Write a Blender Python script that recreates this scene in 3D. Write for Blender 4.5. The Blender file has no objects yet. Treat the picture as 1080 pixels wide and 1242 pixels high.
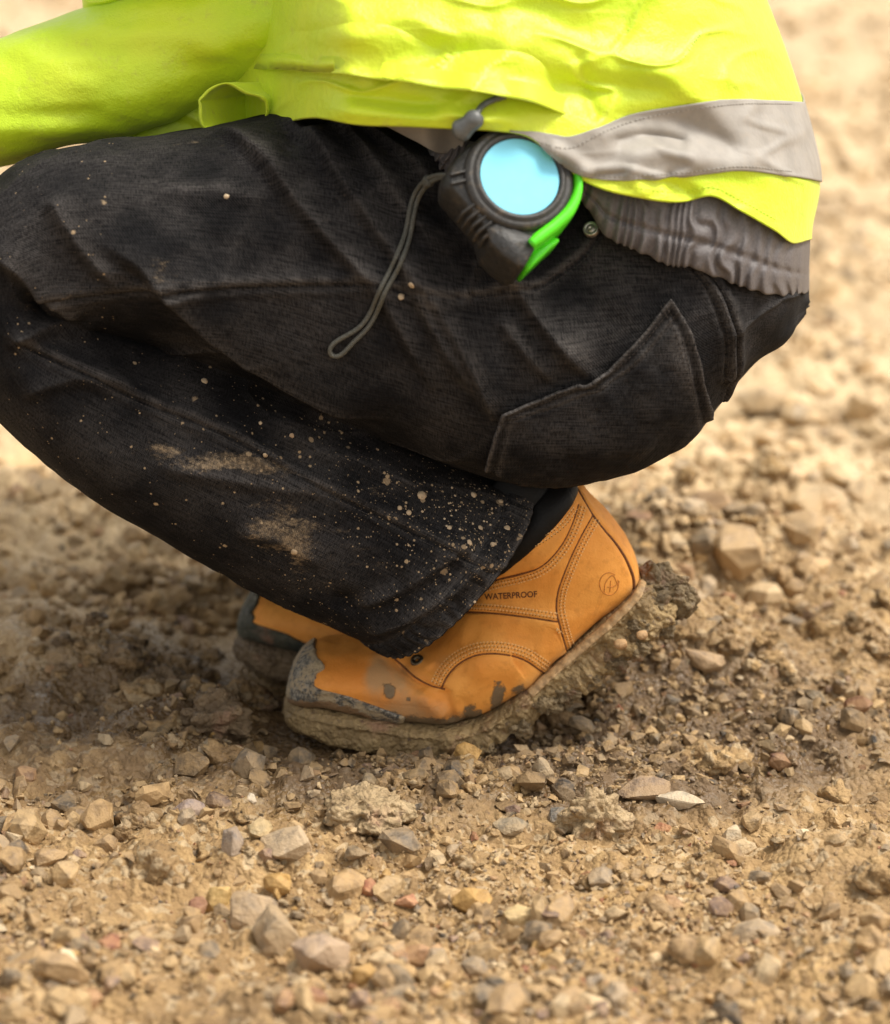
import bpy, bmesh, math
import numpy as np
from mathutils import Vector
from mathutils.bvhtree import BVHTree

rng = np.random.default_rng(7)
SC = bpy.context.scene
COL = SC.collection

# ------------------------------------------------------------------ camera, sky, sun, exposure
PITCH = math.radians(20.0)
DIST = 1.9                                   # metres to the plane in focus
PXM = 1650.0                                 # photograph pixels per metre at that distance
FW = np.array([0.0, math.cos(PITCH), -math.sin(PITCH)])
UP = np.array([0.0, math.sin(PITCH), math.cos(PITCH)])
RT = np.array([1.0, 0.0, 0.0])
AIM = np.array([0.0, 0.0, 0.17])
EYE = AIM - DIST * FW

cam_data = bpy.data.cameras.new('camera')
cam = bpy.data.objects.new('camera', cam_data)
COL.objects.link(cam)
SC.camera = cam
cam.location = EYE
cam.rotation_euler = (math.pi / 2 - PITCH, 0, 0)
cam_data.sensor_fit = 'VERTICAL'
cam_data.sensor_height = 24.0
cam_data.lens = 24.0 / 2 / (621.0 / PXM / DIST)
cam_data.clip_end = 500
cam_data.clip_start = 0.05
cam_data.dof.use_dof = True
cam_data.dof.focus_distance = DIST - 0.08
cam_data.dof.aperture_fstop = cam_data.lens / 1000 / 0.025
cam_data.dof.aperture_blades = 9

SUN_EL, SUN_AZ = math.radians(63), math.radians(92)    # azimuth from north (+y) clockwise
world = bpy.data.worlds.new('World')
SC.world = world
world.use_nodes = True
wn = world.node_tree
wn.nodes.clear()
w_out = wn.nodes.new('ShaderNodeOutputWorld')
w_bg = wn.nodes.new('ShaderNodeBackground')
w_sky = wn.nodes.new('ShaderNodeTexSky')
w_sky.sky_type = 'NISHITA'
w_sky.sun_disc = False
w_sky.sun_elevation = SUN_EL
w_sky.sun_rotation = SUN_AZ
w_sky.dust_density = 3.0
w_hsv = wn.nodes.new('ShaderNodeHueSaturation')        # a veiled, nearly colourless cloudy sky
w_hsv.inputs['Saturation'].default_value = 0.16
w_mul = wn.nodes.new('ShaderNodeMix')
w_mul.data_type = 'RGBA'
w_mul.blend_type = 'MULTIPLY'
w_mul.inputs['Factor'].default_value = 1.0
w_mul.inputs['B'].default_value = (1.0, 0.96, 0.89, 1)
wn.links.new(w_sky.outputs[0], w_hsv.inputs['Color'])
wn.links.new(w_hsv.outputs[0], w_mul.inputs['A'])
wn.links.new(w_mul.outputs['Result'], w_bg.inputs['Color'])
w_bg.inputs['Strength'].default_value = 0.105
wn.links.new(w_bg.outputs[0], w_out.inputs[0])

sun_data = bpy.data.lights.new('sun', 'SUN')
sun_data.energy = 1.5
sun_data.angle = math.radians(18)
sun_data.color = (1.0, 0.94, 0.84)
sun = bpy.data.objects.new('sun', sun_data)
COL.objects.link(sun)
_sd = Vector((math.sin(SUN_AZ) * math.cos(SUN_EL), math.cos(SUN_AZ) * math.cos(SUN_EL), math.sin(SUN_EL)))
sun.rotation_euler = _sd.to_track_quat('Z', 'Y').to_euler()

SC.view_settings.view_transform = 'Standard'
SC.view_settings.look = 'None'
SC.view_settings.gamma = 1.0
SC.view_settings.use_curve_mapping = False
SC.view_settings.exposure = 1.32
SC.render.engine = 'CYCLES'
SC.cycles.use_denoising = True
SC.cycles.max_bounces = 6

# ------------------------------------------------------------------ geometry helpers
def V(px, py, d=0.0):
    """A point seen at photograph pixel px, py, lying d metres behind the plane in focus."""
    px, py, d = np.broadcast_arrays(np.asarray(px, float), np.asarray(py, float), np.asarray(d, float))
    k = (DIST + d) / DIST / PXM
    return EYE + FW * (DIST + d)[..., None] + RT * ((px - 540) * k)[..., None] + UP * ((621 - py) * k)[..., None]

def ray(px, py):
    v = V(px, py, 0.0) - EYE
    return v / np.linalg.norm(v, axis=-1, keepdims=True)

def PY(px, py, y):
    r = ray(px, py)
    t = (np.asarray(y, float) - EYE[1]) / r[..., 1]
    return EYE + r * t[..., None]

def GP(px, py, z=0.0):
    r = ray(px, py)
    t = (z - EYE[2]) / r[..., 2]
    return EYE + r * np.asarray(t)[..., None]

def pix(P):
    q = P - EYE
    dep = q @ FW
    return 540 + (q @ RT) / dep * DIST * PXM, 621 - (q @ UP) / dep * DIST * PXM, dep - DIST

def _h(ix, iy, iz, s):
    h = (ix.astype(np.uint32) * np.uint32(374761393) + iy.astype(np.uint32) * np.uint32(668265263)
         + iz.astype(np.uint32) * np.uint32(2147483647) + np.uint32(s * 144665 + 1013))
    h = (h ^ (h >> np.uint32(13))) * np.uint32(1274126177)
    h = h ^ (h >> np.uint32(16))
    return (h & np.uint32(0xFFFF)).astype(np.float64) / 32767.5 - 1.0

def noise(P, seed=0):
    P = np.asarray(P, float)
    f = np.floor(P)
    i = f.astype(np.int64)
    t = P - f
    t = t * t * t * (t * (t * 6 - 15) + 10)
    x, y, z = i[..., 0], i[..., 1], i[..., 2]
    r = 0
    for dx in (0, 1):
        for dy in (0, 1):
            for dz in (0, 1):
                w = ((t[..., 0] if dx else 1 - t[..., 0]) * (t[..., 1] if dy else 1 - t[..., 1])
                     * (t[..., 2] if dz else 1 - t[..., 2]))
                r = r + w * _h(x + dx, y + dy, z + dz, seed)
    return r

def fbm(P, octaves=4, seed=0, gain=0.5):
    r, a, k = 0, 1.0, 1.0
    for o in range(octaves):
        r = r + a * noise(np.asarray(P) * k + 17.3 * o, seed + o)
        a *= gain
        k *= 2.03
    return r

def smooth01(x):
    x = np.clip(x, 0, 1)
    return x * x * (3 - 2 * x)

def catmull(pts, n, dense=None):
    """n samples of a Catmull-Rom curve through the rows of pts (any number of columns), by chord length."""
    pts = np.asarray(pts, float)
    m = len(pts)
    key = pts if dense is None else pts[:, dense]
    L = np.concatenate([[0], np.cumsum(np.maximum(np.linalg.norm(np.diff(key, axis=0), axis=1), 1e-9))])
    s = np.linspace(0, L[-1], n)
    k = np.clip(np.searchsorted(L, s, side='right') - 1, 0, m - 2)
    h = (L[k + 1] - L[k])
    t = ((s - L[k]) / h)[:, None]
    h = h[:, None]
    tan = np.zeros_like(pts)
    dL = np.diff(L)[:, None]
    sl = np.diff(pts, axis=0) / dL
    tan[1:-1] = (sl[:-1] * dL[1:] + sl[1:] * dL[:-1]) / (dL[1:] + dL[:-1])
    tan[0], tan[-1] = sl[0], sl[-1]
    p0, p1, m0, m1 = pts[k], pts[k + 1], tan[k] * h, tan[k + 1] * h
    return ((2 * t**3 - 3 * t**2 + 1) * p0 + (t**3 - 2 * t**2 + t) * m0 + (-2 * t**3 + 3 * t**2) * p1 + (t**3 - t**2) * m1)

def mesh(name, Vs, F, smooth=True, attrs=None):
    Vs = np.asarray(Vs, np.float32).reshape(-1, 3)
    me = bpy.data.meshes.new(name)
    groups = F if isinstance(F, list) else [F]
    groups = [np.asarray(g, np.int32) for g in groups if len(g)]
    loops = np.concatenate([g.ravel() for g in groups])
    cnt = np.concatenate([np.full(len(g), g.shape[1], np.int32) for g in groups])
    me.vertices.add(len(Vs))
    me.vertices.foreach_set('co', Vs.ravel())
    me.loops.add(len(loops))
    me.loops.foreach_set('vertex_index', loops)
    me.polygons.add(len(cnt))
    me.polygons.foreach_set('loop_start', np.concatenate([[0], np.cumsum(cnt)[:-1]]).astype(np.int32))
    me.polygons.foreach_set('use_smooth', np.full(len(cnt), smooth, bool))
    for k, a in (attrs or {}).items():
        a = np.asarray(a, np.float32)
        if a.ndim == 1:
            me.attributes.new(k, 'FLOAT', 'POINT').data.foreach_set('value', a)
        elif a.shape[1] == 4:
            me.attributes.new(k, 'FLOAT_COLOR', 'POINT').data.foreach_set('color', a.ravel())
        else:
            me.attributes.new(k, 'FLOAT_VECTOR', 'POINT').data.foreach_set('vector', a.ravel())
    me.update(calc_edges=True)
    me.validate()
    return me

def link(name, me, mat=None, parent=None, kind=None, label=None):
    o = bpy.data.objects.new(name, me)
    COL.objects.link(o)
    if mat is not None and me is not None and not me.materials:
        me.materials.append(mat)
    if parent is not None:
        o.parent = parent
    if kind:
        o['kind'] = kind
    if label:
        o['label'] = label
    return o

def tag(o, label, cat, group=None):
    o['label'] = label
    o['category'] = cat
    if group:
        o['group'] = group
    return o

def grid_faces(n, m, wrap=False):
    i = np.arange(n - 1)[:, None]
    j = np.arange(m if wrap else m - 1)[None, :]
    j2 = (j + 1) % m
    a = i * m + j
    return np.stack(np.broadcast_arrays(a, a + m, i * m + m + j2, i * m + j2), -1).reshape(-1, 4)

def normals(Vs, F):
    n = np.zeros_like(Vs)
    fn = np.cross(Vs[F[:, 2]] - Vs[F[:, 0]], Vs[F[:, 3]] - Vs[F[:, 1]])
    for k in range(4):
        for c in range(3):
            n[:, c] += np.bincount(F[:, k], fn[:, c], len(Vs))
    return n / np.maximum(np.linalg.norm(n, axis=1, keepdims=True), 1e-12)

def orient(Vs, F):
    """Turn the faces outward (positive volume about the centroid)."""
    P = Vs - Vs.mean(0)
    v = np.einsum('ij,ij->i', np.cross(P[F[:, 0]], P[F[:, 1]]), P[F[:, 2]]).sum()
    v += np.einsum('ij,ij->i', np.cross(P[F[:, 0]], P[F[:, 2]]), P[F[:, 3 if F.shape[1] > 3 else 2]]).sum()
    return F if v > 0 else F[:, ::-1]

def bvh_of(Vs, F):
    return BVHTree.FromPolygons([tuple(v) for v in Vs.tolist()], F.tolist())

def cast(bvh, pxs, pys, off=0.0):
    """Points of a surface seen at the given pixels, lifted off metres along its normal; a miss takes the nearest surface point."""
    out, nrm = [], []
    for d0, px, py in zip(ray(np.asarray(pxs, float), np.asarray(pys, float)), pxs, pys):
        h, n, i, t = bvh.ray_cast(Vector(EYE), Vector(d0))
        if h is None:
            q = Vector(V(px, py, -0.05))
            h, n, i, t = bvh.find_nearest(q)
        if n.dot(Vector(d0)) > 0:
            n = -n
        out.append(h + n * off)
        nrm.append(n)
    return np.array(out), np.array(nrm)

def seg_dist(P, L):
    """Distance of points P to the polyline L, with the signed side seen from the camera and the fraction along it."""
    best = np.full(len(P), 1e9)
    side = np.zeros(len(P))
    frac = np.zeros(len(P))
    tot = np.linalg.norm(np.diff(L, axis=0), axis=1)
    cum = np.concatenate([[0], np.cumsum(tot)])
    for k in range(len(L) - 1):
        a, b = L[k], L[k + 1]
        ab = b - a
        t = np.clip(((P - a) @ ab) / (ab @ ab + 1e-12), 0, 1)
        q = P - a - t[:, None] * ab
        d = np.linalg.norm(q, axis=1)
        m = d < best
        best[m] = d[m]
        side[m] = np.sign(q[m] @ np.cross(ab, FW))
        frac[m] = (cum[k] + t[m] * tot[k]) / cum[-1]
    return best, side, frac

def polyline(bvh, pts, n=None, off=0.0):
    pts = catmull(pts, n or 6 * len(pts))
    return cast(bvh, pts[:, 0], pts[:, 1], off)

def tube_mesh(name, P, r, sides=8, squash=1.0, nrm=None):
    P = np.asarray(P, float)
    n = len(P)
    r = np.broadcast_to(np.asarray(r, float), (n,))
    T = np.gradient(P, axis=0)
    T /= np.linalg.norm(T, axis=1, keepdims=True) + 1e-12
    if nrm is None:
        A = np.cross(T, FW)
        A /= np.linalg.norm(A, axis=1, keepdims=True) + 1e-9
    else:
        A = np.cross(T, nrm)
        A /= np.linalg.norm(A, axis=1, keepdims=True) + 1e-9
    B = np.cross(A, T)
    th = np.linspace(0, 2 * math.pi, sides, endpoint=False)
    G = P[:, None] + r[:, None, None] * (np.cos(th)[None, :, None] * A[:, None] + squash * np.sin(th)[None, :, None] * B[:, None])
    Vs = np.concatenate([G.reshape(-1, 3), P[:1], P[-1:]])
    F = grid_faces(n, sides, True)
    j = np.arange(sides)
    c0 = np.stack([np.full(sides, n * sides), (j + 1) % sides, j], 1)
    c1 = np.stack([np.full(sides, n * sides + 1), (n - 1) * sides + j, (n - 1) * sides + (j + 1) % sides], 1)
    return Vs, F, np.concatenate([c0, c1])

def tube(name, P, r, mat, parent, sides=8, squash=1.0, nrm=None, **kw):
    Vs, F, T = tube_mesh(name, P, r, sides, squash, nrm)
    me = mesh(name, Vs, [F, T])
    bm = bmesh.new(); bm.from_mesh(me); bmesh.ops.recalc_face_normals(bm, faces=bm.faces); bm.to_mesh(me); bm.free()
    return link(name, me, mat, parent, **kw)

def sheet(name, G, thick, mat, parent, attrs=None, **kw):
    """A grid of points (n, m, 3) as cloth with thickness; the grid is the outer face."""
    n, m = G.shape[:2]
    Vs = G.reshape(-1, 3)
    F = grid_faces(n, m)
    N = normals(Vs, F)
    if (N @ FW).mean() > 0:
        F, N = F[:, ::-1], -N
    In = Vs - N * thick
    k = len(Vs)
    rim = np.concatenate([np.arange(m), np.arange(1, n) * m + m - 1, (n - 1) * m + np.arange(m - 2, -1, -1), np.arange(n - 2, 0, -1) * m])
    r2 = np.roll(rim, -1)
    R = np.stack([rim, r2, r2 + k, rim + k], 1)
    a2 = {q: np.concatenate([v, v]) for q, v in (attrs or {}).items()}
    me = mesh(name, np.concatenate([Vs, In]), [F, F[:, ::-1] + k, R], attrs=a2)
    bm = bmesh.new(); bm.from_mesh(me); bmesh.ops.recalc_face_normals(bm, faces=bm.faces); bm.to_mesh(me); bm.free()
    return link(name, me, mat, parent, **kw)

def patch_px(top, bot, nu, nv):
    a, b = catmull(top, nu), catmull(bot, nu)
    t = np.linspace(0, 1, nv)[:, None, None]
    return a[None] * (1 - t) + b[None] * t

# ------------------------------------------------------------------ materials
class NT:
    def __init__(self, name):
        self.m = bpy.data.materials.new(name)
        self.m.use_nodes = True
        self.t = self.m.node_tree
        self.b = self.t.nodes['Principled BSDF']
        self.o = self.t.nodes['Material Output']

    def n(self, kind, **kw):
        nd = self.t.nodes.new('ShaderNode' + kind)
        for k, v in kw.items():
            setattr(nd, k, v)
        return nd

    def put(self, sock, v):
        if isinstance(v, bpy.types.NodeSocket):
            self.t.links.new(v, sock)
        elif v is not None:
            if isinstance(v, (tuple, list)) and len(v) == 3 and sock.type == 'RGBA':
                v = (*v, 1)
            sock.default_value = v

    def coord(self, which='Object', scale=(1, 1, 1)):
        c = self.n('TexCoord').outputs[which]
        return self.mapped(c, scale)

    def mapped(self, c, scale):
        mp = self.n('Mapping')
        self.put(mp.inputs['Vector'], c)
        mp.inputs['Scale'].default_value = scale
        return mp.outputs[0]

    def attr(self, name, out='Fac'):
        return self.n('Attribute', attribute_name=name).outputs[out]

    def noise(self, vec, scale, detail=4, rough=0.55, dist=0.0, out='Fac'):
        nd = self.n('TexNoise')
        self.put(nd.inputs['Vector'], vec)
        nd.inputs['Scale'].default_value = scale
        nd.inputs['Detail'].default_value = detail
        nd.inputs['Roughness'].default_value = rough
        nd.inputs['Distortion'].default_value = dist
        return nd.outputs[out]

    def voro(self, vec, scale, feature='F1', out='Distance', rand=1.0):
        nd = self.n('TexVoronoi', feature=feature)
        self.put(nd.inputs['Vector'], vec)
        nd.inputs['Scale'].default_value = scale
        nd.inputs['Randomness'].default_value = rand
        return nd.outputs[out]

    def math(self, op, a, b=None, c=None, clamp=False):
        nd = self.n('Math', operation=op, use_clamp=clamp)
        self.put(nd.inputs[0], a)
        if b is not None:
            self.put(nd.inputs[1], b)
        if c is not None:
            self.put(nd.inputs[2], c)
        return nd.outputs[0]

    def ramp(self, f, a, b, lo=0.0, hi=1.0):
        nd = self.n('MapRange', interpolation_type='SMOOTHSTEP')
        self.put(nd.inputs['Value'], f)
        self.put(nd.inputs['From Min'], a)
        self.put(nd.inputs['From Max'], b)
        nd.inputs['To Min'].default_value = lo
        nd.inputs['To Max'].default_value = hi
        return nd.outputs['Result']

    def mix(self, f, a, b, mode='MIX'):
        nd = self.n('Mix', data_type='RGBA', blend_type=mode)
        self.put(nd.inputs['Factor'], f)
        self.put(nd.inputs['A'], a)
        self.put(nd.inputs['B'], b)
        return nd.outputs['Result']

    def bump(self, h, dist, strength=1.0, prev=None):
        nd = self.n('Bump')
        nd.inputs['Distance'].default_value = dist
        nd.inputs['Strength'].default_value = strength
        self.put(nd.inputs['Height'], h)
        if prev is not None:
            self.put(nd.inputs['Normal'], prev)
        return nd.outputs[0]

    def done(self, color, rough=0.6, normal=None, **kw):
        self.put(self.b.inputs['Base Color'], color)
        self.put(self.b.inputs['Roughness'], rough)
        if normal is not None:
            self.put(self.b.inputs['Normal'], normal)
        for k, v in kw.items():
            self.put(self.b.inputs[k.replace('_', ' ')], v)
        return self.m

MUD = (0.30, 0.20, 0.105)

def mat_ground():
    t = NT('mud_ground')
    c = t.coord()
    a = t.noise(c, 5, 6, 0.6)
    b = t.noise(c, 60, 5, 0.65)
    g = t.voro(c, 210)
    f = t.noise(c, 420, 3, 0.6)
    wet_shade = t.attr('wet')
    col = t.mix(t.ramp(a, 0.35, 0.65), (0.25, 0.152, 0.062), (0.38, 0.242, 0.105))
    col = t.mix(t.ramp(b, 0.45, 0.7), col, (0.48, 0.315, 0.140))
    col = t.mix(t.ramp(t.noise(c, 150, 4, 0.7), 0.55, 0.75), col, (0.17, 0.105, 0.06))
    cell = t.voro(c, 170, out='Color')
    sep = t.n('SeparateColor'); t.put(sep.inputs[0], cell)
    col = t.mix(t.math('MULTIPLY', t.ramp(sep.outputs[0], 0.80, 0.84), 0.5), col, (0.55, 0.43, 0.27))
    col = t.mix(t.math('MULTIPLY', t.attr('dry'), t.ramp(b, 0.3, 0.6, 0.4, 0.85)), col, (0.68, 0.515, 0.315))  # paler dry mud, with the brightness of open ground painted in
    col = t.mix(t.math('MULTIPLY', wet_shade, 0.85), col, (0.095, 0.056, 0.027))  # dark tone of damp mud and of painted shade round the boots
    h = t.math('ADD', t.math('MULTIPLY', b, 1.0), t.math('MULTIPLY', t.math('SUBTRACT', 0.6, g), 0.5))
    h = t.math('ADD', h, t.math('MULTIPLY', f, 0.25))
    nrm = t.bump(h, 0.006, 0.9)
    ro = t.ramp(t.math('SUBTRACT', t.noise(c, 14, 4), t.math('MULTIPLY', t.attr('gloss'), 0.4)), 0.2, 0.5, 0.34, 0.85)
    ro = t.math('SUBTRACT', ro, t.math('MULTIPLY', wet_shade, t.ramp(t.noise(c, 40, 4), 0.40, 0.56, 0.05, 0.5)))
    return t.done(col, ro, nrm)

def mat_stone(attr):
    t = NT('stone_' + ('grain' if attr else 'single'))
    c = t.coord()
    if attr:
        base = t.attr('tint', 'Color')
    else:
        base = t.n('ObjectInfo').outputs['Color']
    a = t.noise(c, 90, 5, 0.65)
    f = t.noise(c, 600, 3, 0.6)
    col = t.mix(t.ramp(a, 0.3, 0.75), t.mix(1.0, base, (0.55, 0.53, 0.5), 'MULTIPLY'), t.mix(1.0, base, (1.25, 1.22, 1.15), 'MULTIPLY'))
    col = t.mix(t.math('MULTIPLY', t.ramp(t.noise(c, 45, 5, 0.7), 0.38, 0.55), 0.85), col, t.mix(0.5, base, (0.38, 0.245, 0.11)))
    nrm = t.bump(t.math('ADD', a, t.math('MULTIPLY', f, 0.35)), 0.0028, 0.9)
    return t.done(col, t.ramp(a, 0.3, 0.7, 0.45, 0.8), nrm)

def mat_mudcake(name='caked_mud', col1=(0.085, 0.057, 0.027), col2=(0.21, 0.148, 0.072), bump=0.004):
    t = NT(name)
    c = t.coord()
    a = t.noise(c, 45, 6, 0.65)
    g = t.voro(c, 260)
    b = t.noise(c, 260, 4, 0.65)
    col = t.mix(t.ramp(a, 0.3, 0.7), col1, col2)
    col = t.mix(t.ramp(t.noise(c, 120, 4, 0.7), 0.58, 0.7), col, (0.11, 0.07, 0.04))
    col = t.mix(t.math('MULTIPLY', t.ramp(t.noise(c, 30, 3), 0.55, 0.72), 0.6), col, (0.30, 0.15, 0.09))
    h = t.math('ADD', t.math('ADD', a, t.math('MULTIPLY', b, 0.5)), t.math('MULTIPLY', t.math('SUBTRACT', 0.5, g), 0.45))
    return t.done(col, t.ramp(b, 0.3, 0.7, 0.5, 0.85), t.bump(h, bump, 1.0))

def mat_denim():
    t = NT('black_denim')
    uv = t.attr('cloth', 'Vector')
    c = t.coord()
    slub = t.noise(t.mapped(uv, (60, 900, 1)), 1.0, 3, 0.6)
    slub2 = t.noise(t.mapped(uv, (1100, 220, 1)), 1.0, 2, 0.6)
    big = t.noise(c, 16, 4, 0.6)
    wear = t.attr('wear')
    f = t.math('ADD', t.math('MULTIPLY', slub, 0.5), t.math('MULTIPLY', slub2, 0.5))
    w = t.math('ADD', t.math('MULTIPLY', t.ramp(big, 0.35, 0.7), 0.4), t.math('MULTIPLY', wear, 1.0))
    col = t.mix(t.ramp(f, 0.36, 0.68), (0.0025, 0.0026, 0.0033), (0.0118, 0.0114, 0.0126))
    col = t.mix(t.math('MULTIPLY', t.math('MULTIPLY', w, t.ramp(f, 0.3, 0.65)), 0.75, clamp=True), col, (0.125, 0.113, 0.107))
    # mud: smudges, and splashes as dots of several sizes
    sm = t.attr('smudge')
    sp = t.attr('splash')
    mudc = t.mix(t.noise(c, 300, 3), (0.20, 0.135, 0.075), (0.48, 0.36, 0.23))
    k1 = t.ramp(t.math('ADD', t.math('MULTIPLY', sm, 0.60), t.math('MULTIPLY', t.math('SUBTRACT', t.noise(t.mapped(c, (0.6, 1, 1.5)), 95, 8, 0.8), 0.5), 2.0)), 0.38, 0.74)
    k1 = t.math('MULTIPLY', k1, t.ramp(f, 0.25, 0.55, 0.35, 1.0))
    k1 = t.math('MULTIPLY', k1, t.ramp(t.noise(c, 260, 6, 0.75), 0.40, 0.60, 0.25, 1.0))
    col = t.mix(t.math('MULTIPLY', k1, 0.62), col, mudc)
    for sc, thr, amt in ((150, 0.36, 0.9), (330, 0.42, 0.9), (620, 0.46, 0.75), (75, 0.28, 0.7)):
        v = t.n('TexVoronoi', feature='F1')
        t.put(v.inputs['Vector'], c)
        v.inputs['Scale'].default_value = sc
        s2 = t.n('SeparateColor'); t.put(s2.inputs[0], v.outputs['Color'])
        size = t.math('MULTIPLY', t.math('POWER', s2.outputs[0], 3.0), thr)
        on = t.math('LESS_THAN', s2.outputs[1], sp)
        dot = t.ramp(t.math('ADD', v.outputs['Distance'], t.math('MULTIPLY', t.math('SUBTRACT', t.noise(c, sc * 4, 2), 0.5), 0.25)), t.math('MULTIPLY', size, 0.7), size, 1.0, 0.0)
        col = t.mix(t.math('MULTIPLY', t.math('MULTIPLY', dot, on), amt), col, mudc)
    twill = t.n('TexWave', wave_type='BANDS', bands_direction='DIAGONAL')
    t.put(twill.inputs['Vector'], t.mapped(uv, (1, 1, 0)))
    twill.inputs['Scale'].default_value = 300
    twill.inputs['Distortion'].default_value = 1.5
    h = t.math('ADD', t.math('MULTIPLY', f, 1.0), t.math('MULTIPLY', twill.outputs['Fac'], 0.3))
    nrm = t.bump(h, 0.0007, 0.8)
    nrm = t.bump(t.noise(c, 60, 4, 0.6), 0.003, 0.6, nrm)
    return t.done(col, 0.88, nrm, Specular_IOR_Level=0.12)

def mat_plain(name, col, rough=0.5, bump=0.0, scale=200, var=0.25, metallic=0.0, dirt=0.0, **kw):
    t = NT(name)
    c = t.coord()
    a = t.noise(c, scale, 4, 0.6)
    dark = tuple(x * (1 - var) for x in col)
    lite = tuple(min(1, x * (1 + var)) for x in col)
    k = t.mix(t.ramp(a, 0.3, 0.7), dark, lite)
    if dirt:
        k = t.mix(t.math('MULTIPLY', t.ramp(t.noise(c, 120, 6, 0.7), 0.52, 0.72), dirt), k, (0.30, 0.21, 0.12))
    nrm = t.bump(a, bump, 0.8) if bump else None
    return t.done(k, rough, nrm, Metallic=metallic, **kw)

def mat_hivis():
    t = NT('hi_vis_fabric')
    c = t.coord()
    a = t.noise(c, 7, 3)
    f = t.noise(c, 900, 2)
    m = t.noise(c, 35, 4, 0.6)
    col = t.mix(t.ramp(a, 0.35, 0.65), (0.54, 0.74, 0.014), (0.66, 0.78, 0.030))
    col = t.mix(t.math('MULTIPLY', t.ramp(t.noise(c, 55, 6, 0.7), 0.56, 0.72), 0.3), col, (0.42, 0.36, 0.10))
    nrm = t.bump(m, 0.004, 0.5)
    nrm = t.bump(t.noise(c, 130, 4, 0.6), 0.0015, 0.5, nrm)
    nrm = t.bump(f, 0.0006, 0.6, nrm)
    return t.done(col, 0.42, nrm, Sheen_Weight=0.1)

def mat_leather():
    t = NT('nubuck_leather')
    c = t.coord()
    a = t.noise(c, 28, 5, 0.6)
    f = t.noise(c, 700, 3, 0.6)
    m = t.noise(c, 140, 4, 0.6)
    col = t.mix(t.ramp(a, 0.3, 0.7), (0.76, 0.295, 0.048), (0.85, 0.375, 0.075))
    col = t.mix(t.math('MULTIPLY', t.ramp(m, 0.5, 0.75), 0.35), col, (0.44, 0.15, 0.022))
    red = t.attr('rich')
    col = t.mix(t.math('MULTIPLY', red, 0.7), col, (0.60, 0.17, 0.018))
    thin = t.attr('film')
    k0 = t.ramp(t.math('ADD', t.math('MULTIPLY', thin, 0.7), t.math('MULTIPLY', t.noise(c, 60, 5, 0.65), 0.6)), 0.45, 0.95)
    col = t.mix(t.math('MULTIPLY', k0, 0.7), col, (0.36, 0.25, 0.13))
    scf = t.ramp(t.noise(t.mapped(c, (1, 1, 2.2)), 75, 8, 0.8), 0.60, 0.72)
    col = t.mix(t.math('MULTIPLY', scf, 0.15), col, (0.30, 0.115, 0.025))
    mud = t.attr('mud')
    k = t.ramp(t.math('ADD', mud, t.math('MULTIPLY', t.math('SUBTRACT', t.noise(c, 130, 7, 0.78), 0.5), 1.5)), 0.44, 0.66)
    mc = t.mix(t.noise(c, 200, 4, 0.7), (0.13, 0.085, 0.045), (0.24, 0.165, 0.09))
    col = t.mix(k, col, mc)
    h = t.math('ADD', t.math('MULTIPLY', m, 0.4), t.math('MULTIPLY', f, 0.3))
    nrm = t.bump(h, 0.0013, 0.9)
    nrm = t.bump(k, 0.0012, 0.7, nrm)
    return t.done(col, t.ramp(f, 0.3, 0.7, 0.55, 0.75), nrm, Specular_IOR_Level=0.35)

def mat_toecap():
    t = NT('scuffed_toe_cap')
    c = t.coord()
    a = t.noise(c, 50, 6, 0.7)
    b = t.noise(c, 300, 5, 0.7)
    v = t.voro(c, 420)
    col = t.mix(t.ramp(b, 0.4, 0.62), (0.060, 0.058, 0.052), (0.31, 0.275, 0.22))
    col = t.mix(t.ramp(t.math('ADD', a, t.math('MULTIPLY', b, 0.25)), 0.56, 0.68), col, (0.38, 0.29, 0.175))
    low = t.attr('mud')
    k = t.ramp(t.math('ADD', low, t.math('MULTIPLY', t.math('SUBTRACT', a, 0.5), 1.0)), 0.45, 0.55)
    col = t.mix(k, col, t.mix(b, (0.19, 0.105, 0.05), (0.29, 0.18, 0.09)))
    nrm = t.bump(t.math('ADD', b, t.math('MULTIPLY', v, 0.4)), 0.0022, 0.9)
    return t.done(col, 0.6, nrm)

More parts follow.
